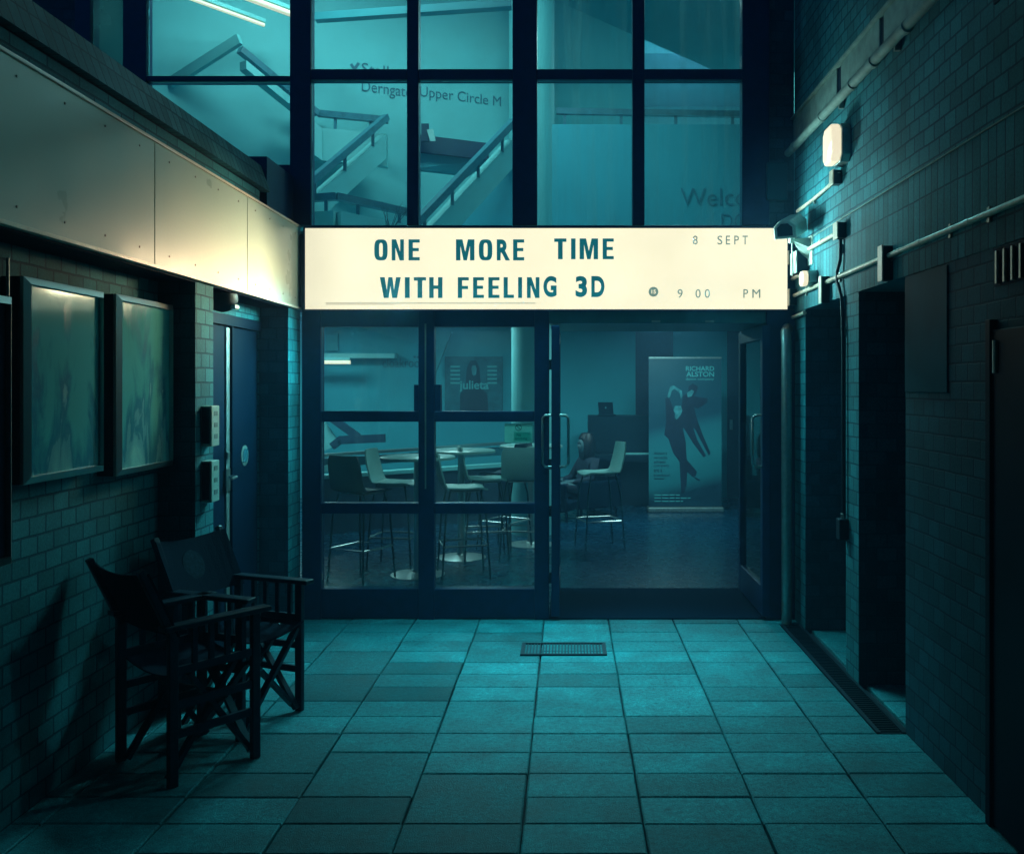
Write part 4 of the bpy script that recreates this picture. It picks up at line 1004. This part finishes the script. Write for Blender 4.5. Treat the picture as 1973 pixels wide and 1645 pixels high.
def armchair(loc, rz, label):
    t = thing("armchair", loc, label, "armchair", "low dark armchairs in the foyer", rz)
    MB().box(-.30, .30, -.28, .28, .12, .235).build("seat", "canvas", t, bevel=.03)
    MB().box(-.36, -.301, -.28, .28, .12, .70).build("backrest", "canvas", t, bevel=.025)
    for s in (-1, 1): MB().box(-.34, .28, s * .285, s * .35, .12, .46).build("armrest", "canvas", t, bevel=.02)
    for x in (-.3, .26):
        for y in (-.27, .27): MB().tube([(x, y, .12), (x, y, 0)], .018, 8).build("leg", "black", t)
armchair((PX(1126, 11.7), 11.7, 0), R(-150), "low dark armchair the person is sitting in")
armchair((PX(1068, 11.4), 11.4, 0), R(-20), "low dark armchair beside the person, mostly hidden by the door edge")
# framed film poster
fp = thing("wall_poster", (PX(912, 13.4), 13.46, PZ(800, 13.46)), "square dark film poster with a pale lower case title on the foyer wall", "poster")
pw = PX(968, 13.46) - PX(857, 13.46); ph = PZ(692, 13.46) - PZ(805, 13.46)
sh = MB().box(-pw/2, pw/2, -.01, .03, 0, ph).build("sheet", "poster_dark", fp)
MB().prism([(-.20, -.0115, .0), (.22, -.0115, .0), (.20, -.0115, .30), (.10, -.0115, .42), (.085, -.0115, .70), (.03, -.0115, .80), (-.05, -.0115, .80), (-.10, -.0115, .68), (-.12, -.0115, .42), (-.20, -.0115, .30)], (0, .001, 0)).build("figure_print", "poster_ink", sh)
MB().prism([(.035, -.0125, .60), (.045, -.0125, .68), (.025, -.0125, .73), (-.02, -.0125, .73), (-.035, -.0125, .68), (-.02, -.0125, .60), (.005, -.0125, .575)], (0, .0008, 0)).build("face_print", "banner_skin", sh)
q = MB(); vs, fs = text_geo("julieta", -.21, .34, .43, .17, .02, .001); q.add([Vector((v.x, v.y - .0135, v.z)) for v in vs], fs)
for i in range(5):
    for s in (-1, 1): q.box(s * .20, s * .34, -.0115, -.0105, .70 - i * .06, .725 - i * .06)
q.build("lettering", "banner_text", sh)
# no smoking notice stuck on the glass
YN = 6.505
ns = thing("notice", (PX(999, YN), YN, PZ(853, YN)), "pale no smoking notice stuck inside the lower right glass pane", "notice")
hw = PX(1026, YN) - PX(972, YN)
sh = MB().box(-hw/2, hw/2, -.001, .001, 0, PZ(816, YN) - PZ(853, YN)).build("sheet", "paper", ns)
q = MB(); q.tube([(math.cos(t * math.pi / 10) * .021, -.003, .108 + math.sin(t * math.pi / 10) * .021) for t in range(21)], .0025, 6)
q.bar((-.014, -.003, .122), (.014, -.003, .094), .004, .004)
q.build("symbol", "wall_text", sh)
MB().box(-.03, hw/2 - .012, -.003, -.0012, .012, .075).build("panel", "paper", sh)
q = MB()
for body, x, z, wdt, ht in (("No", -.012, .048, .03, .018), ("smoking", -.026, .020, .086, .018)):
    vs, fs = text_geo(body, x, z, wdt, ht, .0, .0005); q.add([Vector((v.x, v.y - .0045, v.z)) for v in vs], fs)
q.build("lettering", "wall_text", sh)
# leaflet stand and twigs upstairs
lf = thing("leaflet_stand", P(828, 268, 9.25), "small leaflet stand with a pale card on the upstairs landing", "leaflet stand")
MB().box(-.085, -.01, .0, .03, -.02, .155).build("back_board", "landing_dark", lf)
MB().prism([(-.03, -.01, .09), (.035, -.01, .10), (.065, -.03, -.03), (.01, -.03, -.03)], (0, .006, 0)).build("card", "shell_pale", lf)
tw = thing("twig_arrangement", P(750, 440, 7.9), "bare twigs in a vase behind the upper window by the stairs", "twigs")
MB().lathe([(.03, -.12), (.045, -.06), (.03, .0)], (0, 0, -.04), 16).build("vase", "landing_dark", tw, smooth=True)
q = MB(); rnd = random.Random(3)
for i in range(8):
    x = 0; z = -.04; pts = [(0, 0, z)]; dx = rnd.uniform(-.03, .06)
    for k in range(4): x += dx + rnd.uniform(-.012, .012); z += rnd.uniform(.05, .075); pts.append((x, rnd.uniform(-.02, .02), z))
    q.tube(pts, .0035, 5, .0015)
q.build("stems", "twig", tw)

# ================================================================== DIRECTOR'S CHAIRS
def director_chair(label):
    t = thing("folding_chair", (0,0,0), label, "folding chair", "director's chairs by the left wall")
    W2 = .215; D = .42                       # faces +x; rear at x=0, front at x=D
    # back: leaning posts with canvas
    for s in (-1, 1):
        MB().bar((.02, s * W2, .60), (-.12, s * W2, .90), .028, .034, up=(0,1,0)).build("back_post", "wood_dark", t, bevel=.005)
        MB().box(-.03, D + .04, s * W2 - .032, s * W2 + .032, .640, .662).build("armrest", "wood_dark", t, bevel=.005)
        MB().box(D - .045, D - .005, s * W2 - .014, s * W2 + .014, 0, .639).build("leg", "wood_dark", t, bevel=.004)
        MB().box(-.005, .035, s * W2 - .014, s * W2 + .014, 0, .639).build("leg", "wood_dark", t, bevel=.004)
        q = MB()
        for z in (.47, .33, .21): q.box(.0355, D - .0455, s * W2 - .009, s * W2 + .009, z - .016, z + .016)
        for i in range(4):
            x = .10 + i * .075; q.box(x, x + .022, s * W2 - .0075, s * W2 + .0075, .4865, .639)
        q.build("side_slat", "wood_dark", t)
        MB().bar((D - .02, s * W2 * .86, .02), (.10, s * W2 * .86, .44), .02, .032, up=(0,1,0)).bar((.02, s * W2 * .80, .02), (D - .10, s * W2 * .80, .44), .02, .032, up=(0,1,0)).build("brace", "wood_dark", t)
    MB().bar((D - .03, -W2 + .02, .03), (D - .03, W2 - .02, .42), .018, .032, up=(1,0,0)).bar((D - .052, W2 - .02, .03), (D - .052, -W2 + .02, .42), .018, .032, up=(1,0,0)).build("cross_brace", "wood_dark", t)
    q = MB(); n = 10                          # sagging seat and back canvas
    for side in (0, 1):
        for i in range(n + 1):
            y = -W2 + 2 * W2 * i / n; sag = .03 * (1 - (y / W2) ** 2)
            for x in (.03, D): q.v.append((x, y, .455 - sag - .006 * side))
    for side in (0, 1):
        for i in range(n): k = side * (n + 1) * 2 + i * 2; q.f.append((k, k + 1, k + 3, k + 2))
    m = (n + 1) * 2
    for i in range(n): q.f.append((i*2, i*2+2, m+i*2+2, m+i*2)); q.f.append((i*2+1, i*2+3, m+i*2+3, m+i*2+1))
    q.f.append((0, 1, m+1, m)); q.f.append((n*2, n*2+1, m+n*2+1, m+n*2))
    q.build("seat", "canvas", t)
    q = MB()
    for side in (0, 1):
        for i in range(n + 1):
            y = (-W2 - .018) + 2 * (W2 + .018) * i / n; b = .022 * (1 - (y / W2) ** 2)
            for z, x in ((.61, .035), (.885 - b * .8, -.095)): q.v.append((x - b - .007 * side, y, z))
    for side in (0, 1):
        for i in range(n): k = side * (n + 1) * 2 + i * 2; q.f.append((k, k + 1, k + 3, k + 2))
    for i in range(n): q.f.append((i*2, i*2+2, m+i*2+2, m+i*2)); q.f.append((i*2+1, i*2+3, m+i*2+3, m+i*2+1))
    q.f.append((0, 1, m+1, m)); q.f.append((n*2, n*2+1, m+n*2+1, m+n*2))
    back = q.build("backrest", "canvas", t)
    em = MB().lathe([(.001, 0), (.068, 0), (.068, .002)], (0, 0, 0), 28, 'x')
    em.v = [(-.0535 - (z) * .43 + x, y - .03, .75 + z) for x, y, z in em.v]
    em.build("emblem", "emblem", back)
    return t
ca = director_chair("dark canvas director's chair nearest the camera, seen from behind")
ca.location = (-1.79, 3.86, 0); ca.rotation_euler = (0, 0, R(52))
cb = copy_tree(ca); cb["label"] = "dark canvas director's chair by the brick pier with a round emblem on its back"
cb.location = (-1.80, 4.57, 0); cb.rotation_euler = (0, 0, R(-21))
# ------------------------------------------------------------------ thin volume added to lift shadows to navy and give the sign a glow
hz = MB().box(-31, 31, -26, 17, -1.2, 12)
WORLD[0] = True
hm = bpy.data.materials.new("added_haze"); hm.use_nodes = True; t = hm.node_tree; t.nodes.clear()
o_ = t.nodes.new("ShaderNodeOutputMaterial"); pv = t.nodes.new("ShaderNodeVolumePrincipled")
pv.inputs["Color"].default_value = (.25, .62, 1.0, 1); pv.inputs["Density"].default_value = .015; pv.inputs["Anisotropy"].default_value = 0.0
t.links.new(pv.outputs[0], o_.inputs["Volume"])
hb = hz.build("added_haze", hm); hb["kind"] = "stuff"
print("objects", len(bpy.data.objects))
